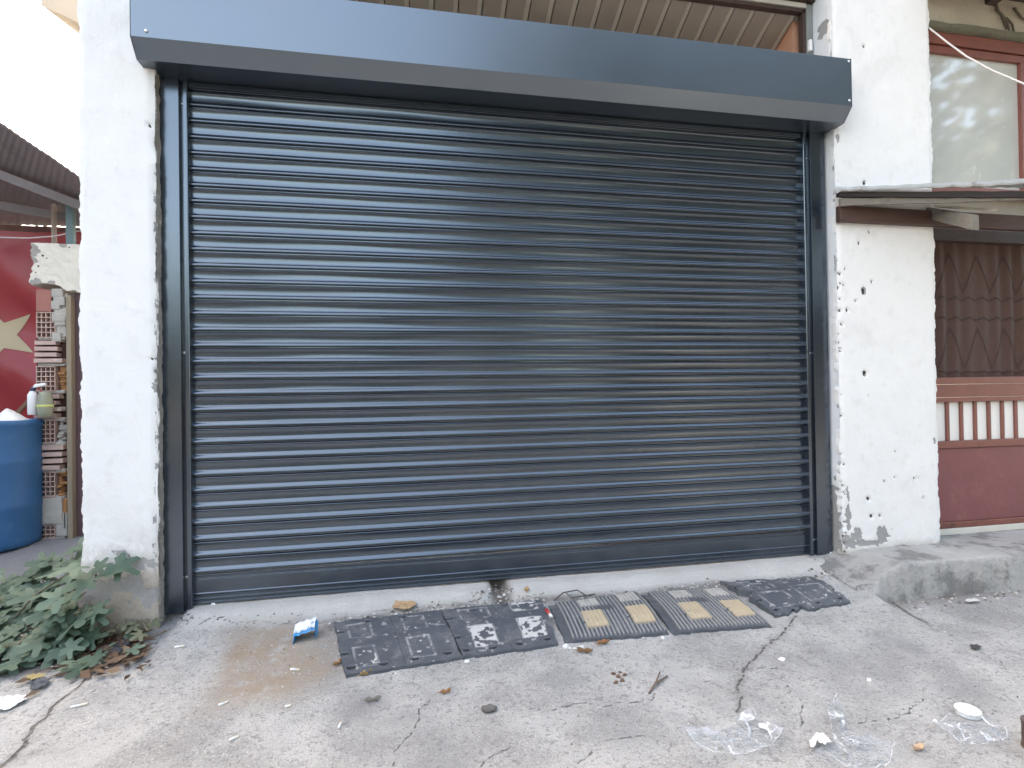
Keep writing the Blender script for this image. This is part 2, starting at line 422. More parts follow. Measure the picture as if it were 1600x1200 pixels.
soil = np.clip(np.maximum(soil, mat_edge*.9), 0, 1); soil = np.maximum(soil, sstep(-4.1, -4.4, GY))  # unseen far ground made dark soil to dim its reflection
lane = sstep(-1.30, -1.5, GX)*sstep(-.45, .1, GY)
smooth = sstep(-.24, -.15, GY)*sstep(-1.12, -1.06, GX)*sstep(2.6, 2.5, GX)
stain = np.zeros_like(GX)
for px, py, r_ in ((640,1150,.20),(700,1185,.17),(560,1100,.12),(1350,1050,.22),(1420,1010,.16),(980,1140,.14),(880,1060,.10),(1500,1080,.16)):
    q = on_ground(px, py); stain = np.maximum(stain, np.exp(-((GX-q[0])**2+(GY-q[1])**2)/r_**2)*fbm(GX*7, GY*7, px, 4)*1.0)
gb = MB()
a_, b_ = GX.shape
gb.v = np.stack([GX, GY, GZ], -1).reshape(-1, 3)
I = np.arange(a_*b_).reshape(a_, b_)
gb.f = np.stack([I[:-1, :-1], I[1:, :-1], I[1:, 1:], I[:-1, 1:]], -1).reshape(-1, 4).tolist()
g = struct('ground', gb, mat_ground(), smooth=True, at=(0, 0, 0), recalc=False,
           attrs=dict(crack=np.clip(cr, -.05, .5), finecrack=np.clip(fcr, 0, .5), sand=sand, soil=soil, lane=lane, smooth=smooth, stain=stain))

# raised step in front of the red door
sx = np.linspace(2.50, 6.0, 220); prof = [(-.12, None)]
def step_mesh():
    rows = []
    ys = [0.5, .2, .05, -.05, -.15, -.22, -.28, -.33, -.37, -.395, -.405, -.410, -.413, -.418, -.425, -.43]
    zs = [.044]*9 + [.043, .040, .032, .015, -.05, -.14, -.22]
    for x in sx:
        n1 = float(fbm(x*5, 1.3, 41, 4)-.5); n2 = float(fbm(x*22, 4.1, 42, 3)-.5)
        row = []
        left = float(sstep(2.86, 2.52, x))
        for y, z in zip(ys, zs):
            k = 1 if y < -.3 else 0
            n3 = float(fbm(x*60, z*30, 44, 3)-.5); yy = y + (.030*n1+.020*n2+.012*n3)*k - .03*(x-3)*k*.5
            zz = z + .012*(float(fbm(x*9, y*9, 43, 4))-.5)
            if z > -.03: zz = zz*(1-left) + (float(gz(2.52, yy))+.004)*left
            row.append((x, yy, zz))
        rows.append(row)
    return np.array(rows)
SP = step_mesh(); sb = MB().grid(SP, True)
sat = np.zeros(SP.shape[:2]); X_, Z_ = SP[..., 0], SP[..., 2]
m_step = pm('step_concrete', (.37, .36, .34), .9, .35, 9, 1.0, 28, dirt=(.19, .185, .175), dscale=4.5, dlo=.47, dhi=.62)
struct('step', sb, m_step, smooth=True)

# ================================================================== BUILDING
PF = -.115                                    # front plane of the pillars
bld = thing('garage_building', 'white plastered workshop building around the dark shutter, red door on its right', 'building', (0.7, 0, 0))
def pillar_face(x0, x1, z0, z1, y, holes=(), edge_l=True, edge_r=True, chips=(), dirtf=None, seed=0, depth=.12, step=.011):
    """front face of a pillar as a fine grid with ragged arrises, returns builder and attributes"""
    nx = max(6, int((x1-x0)/step)); nz = int((z1-z0)/step)
    u = np.linspace(0, 1, nx); v = np.linspace(z0, z1, nz)
    U, Zm = np.meshgrid(u, v, indexing='ij'); X = x0+(x1-x0)*U
    er_s = .45 if seed == 2 else 1.0
    el = .012*(fbm(Zm*9, 0*Zm+seed, 51+seed, 4)-.5)+.007*(fbm(Zm*45, 0*Zm+seed, 57+seed, 3)-.5)
    er = .016*(fbm(Zm*8, 0*Zm+seed+3, 61+seed, 4)-.5)+.008*(fbm(Zm*45, 0*Zm+seed, 67+seed, 3)-.5)
    X = X + el*(1-U)**8*(2 if edge_l else 0) + er*U**8*(2*er_s if edge_r else 0)
    Y = np.full_like(X, y) + .006*(fbm(X*4, Zm*4, 71+seed, 4)-.5)*2
    # rounded arrises
    dl = (X-x0); dr = (x1-X)
    rl = sstep(.03, 0, dl)*(1 if edge_l else 0)*(.4+fbm(Zm*14, X*3, 77+seed, 3)); rr = sstep(.03, 0, dr)*(1 if edge_r else 0)*(.4+fbm(Zm*14, X*3, 79+seed, 3))
    Y = Y + .010*rl + .012*rr
    chip = np.zeros_like(X); hole = np.zeros_like(X); dirt = np.zeros_like(X)
    for (cx, cz, rx_, rz_, a) in chips:
        d = np.sqrt(((X-cx)/rx_)**2+((Zm-cz)/rz_)**2)+1.5*(fbm(X*26, Zm*26, 81+seed, 4)-.5)+.8*(fbm(X*70, Zm*70, 85+seed, 2)-.5); chip = np.maximum(chip, a*sstep(1.2, .75, d)*(.6+.6*fbm(X*40, Zm*40, 81+seed, 3)))
    for (hx, hz, r_) in holes:
        d = np.hypot(X-hx, (Zm-hz)*.8)/r_ + .6*(fbm(X*60, Zm*60, 83+seed, 3)-.5)
        hole = np.maximum(hole, sstep(1.25, .75, d)); chip = np.maximum(chip, .62*sstep(2.0, 1.2, d)*(fbm(X*40, Zm*40, 87, 2) > .5))
    if dirtf is not None: dirt = dirtf(X, Zm)
    Y = Y + .016*hole + .005*np.clip(chip, 0, 1)
    mb = MB().grid(np.stack([X, Y, Zm], -1), True)
    n = X.size
    # returns back from the four edges (depth)
    for side in (0, -1):
        ed = np.stack([X[side], Y[side], Zm[side]], -1); bk = ed.copy(); bk[:, 1] = y+depth
        mb.grid(np.stack([ed, bk]), side == 0)
    at = {k: np.concatenate([a.ravel(), np.repeat(a[0][None], 2, 0).ravel(), np.repeat(a[-1][None], 2, 0).ravel()]) for k, a in (('chip', chip), ('hole', hole), ('dirt', dirt))}
    return mb, at
def H(px, py, r_):
    p = aty(px, py, PF); return (p[0], p[2], r_)
def CHP(px, py, rx_, rz_, a=1.0):
    p = aty(px, py, PF); return (p[0], p[2], rx_, rz_, a)
# right pillar
holesR = [H(1350,72,.009),H(1351,286,.010),H(1350,455,.016),H(1363,440,.008),H(1324,485,.010),H(1337,470,.006),H(1352,583,.014),H(1358,362,.006),H(1343,380,.008),
          H(1328,302,.007),H(1357,779,.010),H(1362,807,.009),H(1375,806,.007),H(1378,770,.004),H(1428,748,.005),H(1436,746,.004),H(1399,745,.004),H(1443,778,.005),H(1382,752,.005),
          H(1320,420,.007),H(1318,445,.006),H(1310,450,.005),H(1359,640,.004),H(1367,644,.003),H(1400,680,.003),H(1438,714,.003),H(1408,150,.003),H(1420,700,.003)]
_r = random.Random(3)
for _ in range(60):
    z_ = _r.choice([_r.uniform(0, .7), _r.uniform(0, 2.2), _r.uniform(0, 3.6)]); holesR.append((2.695+abs(_r.gauss(0, .012)), z_, _r.uniform(.0025, .006)))
chR = [CHP(1340,838,.055,.05),CHP(1382,836,.055,.06),CHP(1330,850,.06,.03,.9),CHP(1326,800,.02,.13,.8),CHP(1322,845,.03,.05,1.1),CHP(1350,849,.16,.018,.9),
       CHP(1410,855,.05,.012,.8),CHP(1462,690,.015,.02,.9),CHP(1310,215,.012,.03,.9),
       CHP(1356,618,.008,.01,.7),CHP(1399,705,.007,.012,.6),CHP(1454,830,.03,.02,.5)]
mbp, atp = pillar_face(2.690, 3.440, -.02, 3.95, PF, holesR, True, True, chR, lambda X, Z: .75*sstep(.12, .0, Z)*np.ones_like(X)+.0, seed=1, depth=.035)
obj('pillar', mbp, M_PLAST, bld, smooth=True, attrs=atp, recalc=False)
# left pillar
chL = [CHP(242,y_,.008+.004*(k % 3),.03+.02*(k % 2),.62) for k, y_ in enumerate(range(140, 900, 42))] + [CHP(200,912,.10,.05,.75),CHP(150,928,.10,.05,.8),CHP(225,930,.06,.05,.9),CHP(190,865,.05,.03,.6),CHP(215,880,.07,.04,.65)]
mbp, atp = pillar_face(-1.555, -1.219, -.14, 3.95, PF, [H(232,195,.006),H(236,560,.006),H(243,580,.008),H(141,715,.005),H(237,300,.004)], True, True, chL,
                       lambda X, Z: sstep(.50, .0, Z)*1.25, seed=2, depth=.02)
obj('pillar', mbp, M_PLAST, bld, smooth=True, attrs=atp, recalc=False)
# bodies behind the faces (they carry the reveals)
def reveal(x, ysign, z0, z1, y0, y1, seed, amp, chips):
    ys = np.linspace(y0, y1, max(10, int((y1-y0)/.008))); zs = np.arange(z0, z1, .011)
    Yg, Zg = np.meshgrid(ys, zs, indexing='ij')
    X = x + amp*(fbm(Yg*25, Zg*25, seed, 4)-.5)*2
    chip = np.zeros_like(X)
    for (cy, cz, ry, rz, a) in chips:
        d = np.sqrt(((Yg-cy)/ry)**2+((Zg-cz)/rz)**2); d = d+1.5*(fbm(Yg*30, Zg*30, seed+2, 4)-.5); chip = np.maximum(chip, a*sstep(1.1, .7, d)*(.5+.8*fbm(Yg*45, Zg*45, seed+2, 3)))
    mb = MB().grid(np.stack([X, Yg, Zg], -1), ysign > 0)
    return mb, dict(chip=chip.ravel(), hole=np.zeros(X.size), dirt=(sstep(.25, 0., Zg)*.8).ravel())
rc = [(-.10, z, .012, .03+.02*(k % 3), .7) for k, z in enumerate(np.arange(.1, 3.7, .22))]+[(-.06, .25, .05, .22, 1.1), (-.04, .06, .08, .10, 1.1), (-.05, 3.42, .05, .05, 1.0), (-.02, 3.38, .04, .03, 1.0)]
rb, ra = reveal(2.690, 1, -.02, 3.95, PF+.004, .30, 91, .003, rc)
obj('reveal', rb, M_REVEAL, bld, smooth=True, attrs=ra, recalc=False)
m_mort = pm('rough_dark_mortar', (.24, .22, .20), .95, .5, 20, .9, 40, dirt=(.46, .44, .41), dscale=14)
rb, ra = reveal(-1.218, -1, -.14, 3.95, PF+.006, .30, 95, .009, [])
obj('reveal', rb, m_mort, bld, smooth=True, recalc=False)
wb = MB()
wb.box(2.70, 3.43, -.06, .30, -.15, 3.95); obj('wall_core', wb, M_REVEAL, bld)
wb = MB(); wb.box(-1.545, -1.24, -.06, .30, -.15, 3.95); obj('wall_core', wb, M_REVEAL, bld)
# upper wall over opening and sides, its unseen height added to shade the yard
m_wallp = pm('plain_white_plaster', (.74, .735, .72), .9, .08, 3, .3, 30)
wb = MB(); wb.box(-1.222, 2.688, PF+.02, .30, 3.72, 8.0); wb.box(2.688, 9.5, PF+.05, .30, 3.80, 8.0); wb.box(-1.555, -1.222, PF+.03, .30, 3.95, 8.0)
obj('upper_wall', wb, m_wallp, bld)
wb = MB(); wb.add([(-1.55,.30,-.1),(-1.55,5.2,-.1),(-1.55,5.2,1.10),(-1.55,.30,3.5),(-1.36,.30,-.1),(-1.36,5.2,-.1),(-1.36,5.2,1.10),(-1.36,.30,3.5)],[(0,1,2,3),(7,6,5,4),(0,4,5,1),(1,5,6,2),(2,6,7,3),(3,7,4,0)])
obj('side_wall', wb, m_wallp, bld)
wb = MB(); wb.box(9.2, 9.5, .3, 5.2, -.1, 4.0); obj('side_wall', wb, m_wallp, bld)
wb = MB(); wb.box(4.972, 9.2, .066, .31, -.1, 3.79); obj('end_wall', wb, m_wallp, bld)
# mono-pitch roof whose lining shows through the transom opening
m_lin = pm('beige_lining_board', (.36, .315, .275), .6, .10, 5, .15, 30)
def roofz(y): return 3.575-.5*(y-.10)
lb = MB(); y0, y1 = .10, 3.3
x = -1.3
while x < 2.66:
    w_ = .118
    lb.hexa([(x,y0,roofz(y0)),(x+w_,y0,roofz(y0)),(x+w_,y1,roofz(y1)),(x,y1,roofz(y1)),(x,y0,roofz(y0)+.02),(x+w_,y0,roofz(y0)+.02),(x+w_,y1,roofz(y1)+.02),(x,y1,roofz(y1)+.02)])
    x += .150
obj('lining', lb, m_lin, bld, bevel=.004)
lb = MB(); x = -1.3+.118
m_bead = pm('pale_lining_joint', (.52, .475, .42), .5, .08, 5, 0)
while x < 2.66:
    lb.hexa([(x-.002,y0,roofz(y0)-.004),(x+.026,y0,roofz(y0)-.004),(x+.026,y1,roofz(y1)-.004),(x-.002,y1,roofz(y1)-.004),(x-.002,y0,roofz(y0)+.012),(x+.026,y0,roofz(y0)+.012),(x+.026,y1,roofz(y1)+.012),(x-.002,y1,roofz(y1)+.012)])
    x += .150
obj('lining_bead', lb, m_bead, bld, bevel=.003)
lb = MB(); lb.hexa([(2.645,y0,roofz(y0)-.022),(2.682,y0,roofz(y0)-.022),(2.682,y1,roofz(y1)-.022),(2.645,y1,roofz(y1)-.022),(2.645,y0,roofz(y0)+.02),(2.682,y0,roofz(y0)+.02),(2.682,y1,roofz(y1)+.02),(2.645,y1,roofz(y1)+.02)])
obj('lining_trim', lb, m_bead, bld)
lb = MB(); yb = 5.2
lb.hexa([(-1.56,.02,roofz(.02)+.09),(9.5,.02,roofz(.02)+.09),(9.5,yb,roofz(yb)+.09),(-1.56,yb,roofz(yb)+.09),(-1.56,.02,roofz(.02)+.20),(9.5,.02,roofz(.02)+.20),(9.5,yb,roofz(yb)+.20),(-1.56,yb,roofz(yb)+.20)])
obj('roof', lb, pm('roof_sheet', (.30, .27, .25), .7, .2, 4, .2), bld)
m_orange = pm('terracotta_inner_wall', (.46, .235, .155), .85, .12, 5, .2)
lb = MB(); lb.box(2.684, 2.70, .30, 4.5, 0, 3.5); obj('inner_wall', lb, m_orange, bld)
lb = MB(); lb.box(2.60, 2.689, .13, .31, 2.75, 3.60); obj('inner_wall_end', lb, m_orange, bld)
# transom frame: grey steel post, timber header
m_gst = pm('grey_green_steel', (.20, .215, .205), .5, .2, 12, .2)
fb = MB(); fb.box(2.640, 2.686, .045, .10, 2.75, 3.625)
tr = obj('transom_frame', fb, m_gst, bld, bevel=.003)
fb = MB(); fb.box(-1.21, -1.165, .045, .10, 2.75, 3.625); obj('post', fb, m_gst, tr, bevel=.003)
fb = MB(); fb.box(2.617, 2.640, .055, .095, 2.75, 3.59); fb.box(-1.165, 2.640, .055, .095, 3.575, 3.598)
obj('inner_strip', fb, M_DWOOD, tr)
fb = MB(); fb.box(-1.165, 2.640, .045, .10, 3.599, 3.632); obj('header_strip', fb, pm('pale_header', (.50, .46, .40), .6, .2, 10, .2), tr, bevel=.003)
fb = MB(); fb.box(-1.22, 2.688, .02, .11, 3.634, 3.70); obj('header', fb, M_DWOOD, tr, bevel=.004)
p = aty(1263, 72, .052); fb = MB(); fb.box(p[0]-.010, p[0]+.010, .025, .054, p[2]-.045, p[2]+.03)
obj('latch', fb, pm('white_plastic', (.80, .80, .79), .4, .05, 9, 0), tr, bevel=.003)

# ---- right bay: window above, door below
m_bay = pm('beige_lintel_render', (.44, .39, .31), .9, .2, 5, .6, 30, dirt=(.25, .215, .17), dscale=4)
lb = MB(); lb.box(3.44, 6.2, -.02, .25, 3.545, 3.80); lb.box(3.44, 4.968, .052, .25, 2.172, 2.46)
obj('lintel', lb, m_bay, bld)
# ragged soffit edge of the lintel
pts = np.linspace(3.44, 5.2, 120); lb = MB()
R0 = np.array([[(x, -.05+.02*float(fbm(x*9, 1, 5)-.5), 3.555), (x, -.055, 3.535+.02*float(fbm(x*14, 2, 6)-.5)), (x, -.02, 3.515+.022*float(fbm(x*11, 3, 7)-.5)), (x, .06, 3.52)] for x in pts])
lb.grid(R0, True); obj('lintel_edge', lb, pm('mossy_mortar', (.14, .13, .09), .95, .4, 20, .8, 40), bld, smooth=True)
lb = MB(); lb.box(3.40, 6.4, -.45, .1, 3.795, 3.86)
for k in range(3): lb.box(3.46+k*.55, 3.54+k*.55, -.42, .05, 3.74, 3.794)
obj('eave', lb, M_DWOOD, bld, bevel=.004)
win = MB(); win.box(3.44, 6.0, -.012, .05, 3.432, 3.515); win.box(3.44, 6.0, -.002, .05, 3.375, 3.424); win.box(4.335, 4.42, -.004, .05, 2.44, 3.375); win.box(3.44, 6.0, -.002, .05, 2.40, 2.46)
winf = obj('window', win, M_REDF, bld, bevel=.004)
m, n, b = new_mat('dappled_window_glass'); co = objco(n)
dn = noise(n, co, 5, 6, .75, .5); 
c = mixc(n, noise(n, co, 1.2, 3, .5, stretch=(1, 1, 2.5)), (.42, .415, .38), (.60, .60, .55))
c = mixc(n, mathn(n, 'MULTIPLY', ramp(n, noise(n, co, 6, 7, .8, .6), .56, .70), .45), c, (.80, .80, .76))  # pale blotches paint the reflection of gaps in the tree canopy
n.links.new(c, b.inputs['Base Color']); b.inputs['Roughness'].default_value = .05; b.inputs['IOR'].default_value = 2.0
gl = MB(); gl.box(3.44, 4.335, .022, .030, 2.46, 3.375); gl.box(4.42, 6.0, .022, .030, 2.46, 3.375)
obj('pane', gl, m, winf)
# door
DY = .035
dz = lambda py: aty(1470, py, DY)[2]
frame = MB(); frame.box(3.44, 4.95, DY-.010, DY+.05, 2.085, 2.17); frame.box(3.44, 3.50, DY, DY+.05, .05, 2.085); frame.box(4.90, 4.97, DY, DY+.05, .05, 2.085)
door = obj('door', frame, M_DWOOD, bld, bevel=.003)
d2 = MB(); d2.box(3.50, 4.90, DY-.008, DY+.03, 1.085, 1.132); d2.box(3.50, 4.90, DY-.002, DY+.03, .995, 1.083); d2.box(3.50, 4.90, DY-.010, DY+.03, .960, .993)
d2.box(3.50, 4.90, DY-.010, DY+.03, .640, .690)
d2.box(3.50, 4.90, DY-.008, DY+.03, .088, .128)
obj('rail', d2, M_REDF, door, bevel=.004)
d2 = MB(); d2.box(3.50, 4.90, DY+.004, DY+.03, .130, .638)
obj('panel', d2, M_REDP, door, bevel=.002)
d2 = MB(); x = 3.687
while x < 4.88: d2.box(x, x+.029, DY+.010, DY+.022, .690, .960); x += .1185
obj('bar', d2, M_REDF, door, bevel=.003)
d2 = MB(); d2.box(3.50, 4.90, DY+.024, DY+.030, .69, .96); obj('pane', d2, pm('milky_pane', (.80, .77, .73), .45, .05, 2, 0), door)
d2 = MB(); d2.box(3.44, 4.97, DY-.012, DY+.05, .044, .086); obj('sill', d2, pm('cream_sill', (.60, .57, .50), .6, .15, 8, .2), door, bevel=.003)
cx = np.linspace(3.50, 4.90, 300); cz = np.linspace(1.132, 2.085, 200); CXg, CZg = np.meshgrid(cx, cz, indexing='ij')
fold = .010*np.sin(CXg*2*math.pi/.118+.8*np.sin(CZg*3))*(.6+.4*np.sin(CXg*9))
def zig(z0, z1, per):                            # lace zigzag band
    t = np.abs(((CXg/per) % 1)-.5)*2; zz = z0+(z1-z0)*t
    return np.exp(-((CZg-zz)/.016)**2)*((CZg > z0-.02) & (CZg < z1+.02))
zg = zig(1.20, 1.48, .236)+zig(1.74, 2.0, .236)+np.exp(-((CZg-1.55-.008*np.sin(CXg*53))/.008)**2)+np.exp(-((CZg-1.69-.01*np.sin(CXg*53))/.008)**2)+np.exp(-((CZg-1.165-.012*np.abs(np.sin(CXg*26)))/.008)**2)
cb = MB().grid(np.stack([CXg, DY+.040-fold-.006*np.clip(zg, 0, 1)+.002*fbm(CXg*60, CZg*60, 3, 2), CZg], -1), True)
m, n, b = new_mat('brown_lace_curtain'); co = objco(n)
c = mixc(n, noise(n, co, 70, 4, .7), (.050, .022, .016), (.098, .050, .037)); c = mixc(n, mathn(n, 'MULTIPLY', attr(n, 'lace'), .55), c, (.012, .007, .006))
n.links.new(c, b.inputs['Base Color']); b.inputs['Roughness'].default_value = .8
obj('curtain', cb, m, door, smooth=True, attrs=dict(lace=np.clip(zg, 0, 1)), recalc=False)

# ================================================================== ROLLER SHUTTER
SX0, SX1 = -1.112, 2.548
sh = thing('roller_shutter', 'closed anthracite roller shutter with hood box filling the garage opening', 'roller shutter', (.7, 0, 0))
prof = [(0,.001),(.03,.0065),(.06,.0105),(.085,.0115),(.105,.0105),(.12,.0075),(.15,.0062),(.35,.0048),(.58,.0042),(.635,.0050),(.67,.0078),(.72,.0118),(.77,.0148),(.81,.0160),(.85,.0163),(.88,.0160),(.905,.0138),(.915,.009),(.92,.003),(.925,.0),(1.0,.0)]
PZ = .084; rows = []
for k in range(-2, 30):
    zt = .16+PZ*(29-k)
    for s_, d_ in prof: rows.append((zt-s_*PZ, -d_))
rows = [r_ for r_ in rows if r_[0] > .16-.001 and r_[0] < 2.76]
xs = np.linspace(SX0, SX1, 60)
Pm = np.array([[(x, y+.0012*math.sin(x*2.3+z*4.0)+.0008*math.sin(x*7+z*31), z) for x in xs] for z, y in rows])
cb = MB().grid(Pm, True)
o = obj('curtain', cb, M_SHUT, sh, recalc=True)
o.data.polygons.foreach_set('use_smooth', [True]*len(o.data.polygons))
em = o.modifiers.new('split', 'EDGE_SPLIT'); em.split_angle = rad(50)
bb = MB()
bb.extr([(.004,.158),(-.008,.158),(-.011,.155),(-.011,.150),(-.006,.147),(-.006,.136),(-.011,.133),(-.012,.128),(-.012,.064),(-.015,.060),(-.015,.055),(-.008,.050),(-.008,.036),(-.012,.033),(-.012,.028),(-.006,.024),(-.006,.014),(-.010,.011),(-.010,.004),(.004,.002)], SX0, SX1)
obj('bottom_bar', bb, M_SHUT, sh, bevel=.0008)
HX0, HX1 = -1.262, 2.695
hood = MB(); pr = [(-.02,3.087),(-.250,3.087),(-.250,2.797),(-.186,2.722),(-.012,2.722),(-.012,2.70),(-.006,2.70),(-.006,2.76),(-.02,2.80)]
hood.extr(pr, HX0, HX1)
for xx in (HX0-.0025, HX1+.0005): hood.extr([(.0,3.090),(-.2515,3.090),(-.2515,2.795),(-.187,2.7205),(-.01,2.7205),(0,2.75)], xx, xx+.002)
hd = obj('hood', hood, M_HOOD, sh, bevel=.002)
for px, py in ((228, 48), (1326, 96), (1327, 157), (228, -20)):
    q = aty(px, py, -.252); rv = MB().lathe([(.0075,0),(.0075,.002),(.005,.004),(.001,.0048)], q, 14, np.array([[1,0,0],[0,0,-1],[0,1,0]], float))
    obj('rivet', rv, M_STEEL, hd, smooth=True)
bp = MB(); bp.box(SX0, SX1, -.030, -.012, 2.690, 2.712); obj('lower_lip', bp, M_SHUT, hd, bevel=.002)
def guide(outer, inner, sgn):
    # outer band, groove with screws, inner lip; sgn +1 = opens to +x
    gmb = MB(); z0, z1 = (-.022, 2.722) if sgn > 0 else (.006, 2.722); b_, g_, l_ = (.096, .112, .133) if sgn > 0 else (.107, .127, .148)
    X = lambda t: outer+sgn*t
    pts = [(0,.05),(0,-.052),(b_,-.052),(b_,-.026),(g_,-.026),(g_,-.040),(g_+.002,-.043),(l_-.003,-.043),(l_,-.040),(l_,-.022),(l_-.005,.05)]
    n_ = len(pts); vs = [(X(t), y, z0) for t, y in pts]+[(X(t), y, z1) for t, y in pts]
    gmb.add(vs, [(i, (i+1) % n_, n_+(i+1) % n_, n_+i) for i in range(n_)]+[tuple(range(n_)), tuple(range(n_, 2*n_))])
    go = obj('guide_rail', gmb, M_SHUT, sh, bevel=.0012)
    for z in ((2.60, 1.31, .155) if sgn > 0 else (2.56, 1.30, .10)):
        sc = MB().lathe([(.0065,0),(.0065,.0025),(.004,.0045),(.001,.005)], (X((b_+g_)/2), -.026, z), 12, np.array([[1,0,0],[0,0,-1],[0,1,0]], float))
        obj('screw', sc, M_STEEL, go, smooth=True)
    if sgn < 0:
        sc = MB().lathe([(.007,0),(.007,.0025),(.004,.0045),(.001,.005)], (X(.012), -.052, .016), 12, np.array([[1,0,0],[0,0,-1],[0,1,0]], float)); obj('screw', sc, M_STEEL, go, smooth=True)
guide(-1.227, None, 1); guide(2.670, None, -1)

# ================================================================== AWNING over the door
aw = thing('awning', 'rusty corrugated sheet awning on weathered boards above the red door', 'awning', (3.2, -.2, 2.2))
fl, fr = np.array([2.60, -.20, 2.303]), np.array([3.65, -.50, 2.300])
d = (fr-fl); fr = fl+d*2.1
wl, wr = np.array([2.72, -.122, 2.345]), np.array([4.85, -.122, 2.47])
nu = 150; U = np.linspace(0, 1, nu); V = np.linspace(0, 1, 8); top = []
for u in U:
    row = []
    for v in V:
        q = (fl*(1-u)+fr*u)*(1-v)+(wl*(1-u)+wr*u)*v
        q = q.copy(); q[2] += .0025*math.sin(u*2.28*2*math.pi/.13) + .020*float(fbm(u*7, v*2, 4, 3)-.5); row.append(q)
    top.append(row)
top = np.array(top); low = top.copy(); low[..., 2] -= .004
ab = MB().grid(top).grid(low, True).grid(np.stack([top[:, 0], low[:, 0]])).grid(np.stack([top[0], low[0]])).grid(np.stack([top[-1], low[-1]]))
m_tin = pm('galvanised_sheet', (.46, .48, .48), .45, .25, 5, .15, 30, metal=.35, dirt=(.20, .15, .12), dscale=6)
obj('sheet', ab, m_tin, aw, smooth=False)
# turned-down front edge of the sheet
lip = []
for i, u in enumerate(U):
    q = top[i, 0]; h = .018+.016*u+.004*float(fbm(u*20, 2, 9)-.5); lip.append([q+np.array([-.002, -.004, .004]), q+np.array([-.001, -.007, -h*.6]), q+np.array([0, -.002, -h])])
lb = MB().grid(np.array(lip)); L2 = np.array(lip); L2[..., 1] += .003; lb.grid(L2, True)
obj('front_edge', lb, m_tin, aw)
def along(px, py, off=0.0):                       # a point on the oblique front plane of the awning, pushed back by off
    d = ray(px, py); nrm = np.array([fr[1]-fl[1], -(fr[0]-fl[0]), 0.0]); nrm /= np.linalg.norm(nrm)
    p0 = fl-nrm*off if nrm[1] < 0 else fl+nrm*off
    return CAM + d*((p0-CAM) @ nrm)/(d @ nrm)
def plank(pa, pb, ha, hb, off, th, wob=.004, seg=24, seed=0):
    A0, B0 = along(*pa, off), along(*pb, off); A1, B1 = along(pa[0], pa[1]+ha, off), along(pb[0], pb[1]+hb, off)
    B0 = A0+(B0-A0)*1.6; B1 = A1+(B1-A1)*1.6
    rows_ = []
    for i in range(seg+1):
        t = i/seg; q0 = A0*(1-t)+B0*t; q1 = A1*(1-t)+B1*t; q1 = np.array([q0[0], q0[1], q1[2]])
        q0[2] += wob*float(fbm(t*9, 1, seed, 3)-.5)*2; q1[2] += wob*float(fbm(t*11, 5, seed+3, 3)-.5)*2
        bk = np.array([0.0, th, 0]); rows_.append([q0, q1, q1+bk, q0+bk, q0])
    mb = MB().grid(np.array(rows_)); r0 = rows_[0]; r1 = rows_[-1]
    mb.add(r0[:4], [(0, 1, 2, 3)]); mb.add(r1[:4], [(0, 3, 2, 1)]); return mb
obj('front_board', plank((1314,311), (1600,301), 11, 11, .035, .018), M_GWOOD, aw, bevel=.002)
obj('shade_batten', plank((1312,300), (1500,299), 7, 9, .02, .03, seed=7), pm('shade_black_batten', (.03, .022, .02), .7, .3, 9, .2), aw, bevel=.002)  # near-black colour paints in the shade under the sheet edge
q0, q1 = aty(1313, 320, -.16), aty(1313, 345, -.16); tb = MB(); tb.box(q0[0], 4.85, -.16, -.119, q1[2], q0[2])
obj('wall_board', tb, pm('red_brown_board', (.075, .036, .028), .6, .35, 9, .3, 40, stretch=(1, 6, 6)), aw, bevel=.006)
# short projecting rafter end
a0 = aty(1452, 333, -.125); a1 = aty(1524, 347, -.40); hz = .052
rb = MB(); rb.hexa([a0+[-.025,0,-hz*.7], a0+[.05,0,-hz*.7], a1+[.03,0,-.05], a1+[-.03,0,-.05], a0+[-.025,0,hz*.7], a0+[.05,0,hz*.7], a1+[.03,0,.045], a1+[-.03,0,.045]])
obj('rafter_end', rb, M_GWOOD, aw, bevel=.004)
a0 = aty(1462, 322, -.2); a1 = aty(1556, 329, -.36); rb = MB(); rb.bar(a0, a1, np.array([0, .010, 0]), np.array([0, 0, .006])); obj('splinter_board', rb, pm('pale_split_timber', (.50, .45, .38), .8, .2, 9, .3), aw, bevel=.002)
# cable
pts = [aty(1452, 44, -.10), aty(1480, 66, -.20), aty(1510, 88, -.32), aty(1550, 110, -.45), aty(1600, 131, -.6), aty(1680, 165, -.85)]
tag(obj('cable', MB().tube(pts, .005, 8), pm('pale_cable', (.62, .58, .54), .5, .1, 9, 0), smooth=True), 'thin pale cable slung across the upper window on the right', 'cable')
# dead creeper stems on the beige lintel
vb = MB()
for pl in (((1552,-6),(1560,18),(1572,30),(1577,47)), ((1572,28),(1582,38),(1584,49)), ((1556,14),(1566,24),(1573,45)), ((1584,12),(1596,28),(1606,34))):
    vb.tube([aty(px, py, -.035) for px, py in pl], [.008, .007, .006, .004], 6)
tag(obj('creeper', vb, pm('dry_stem', (.10, .08, .06), .9, .3, 20, .3), smooth=True), 'dry dark creeper stems hanging over the beige lintel at top right', 'creeper')

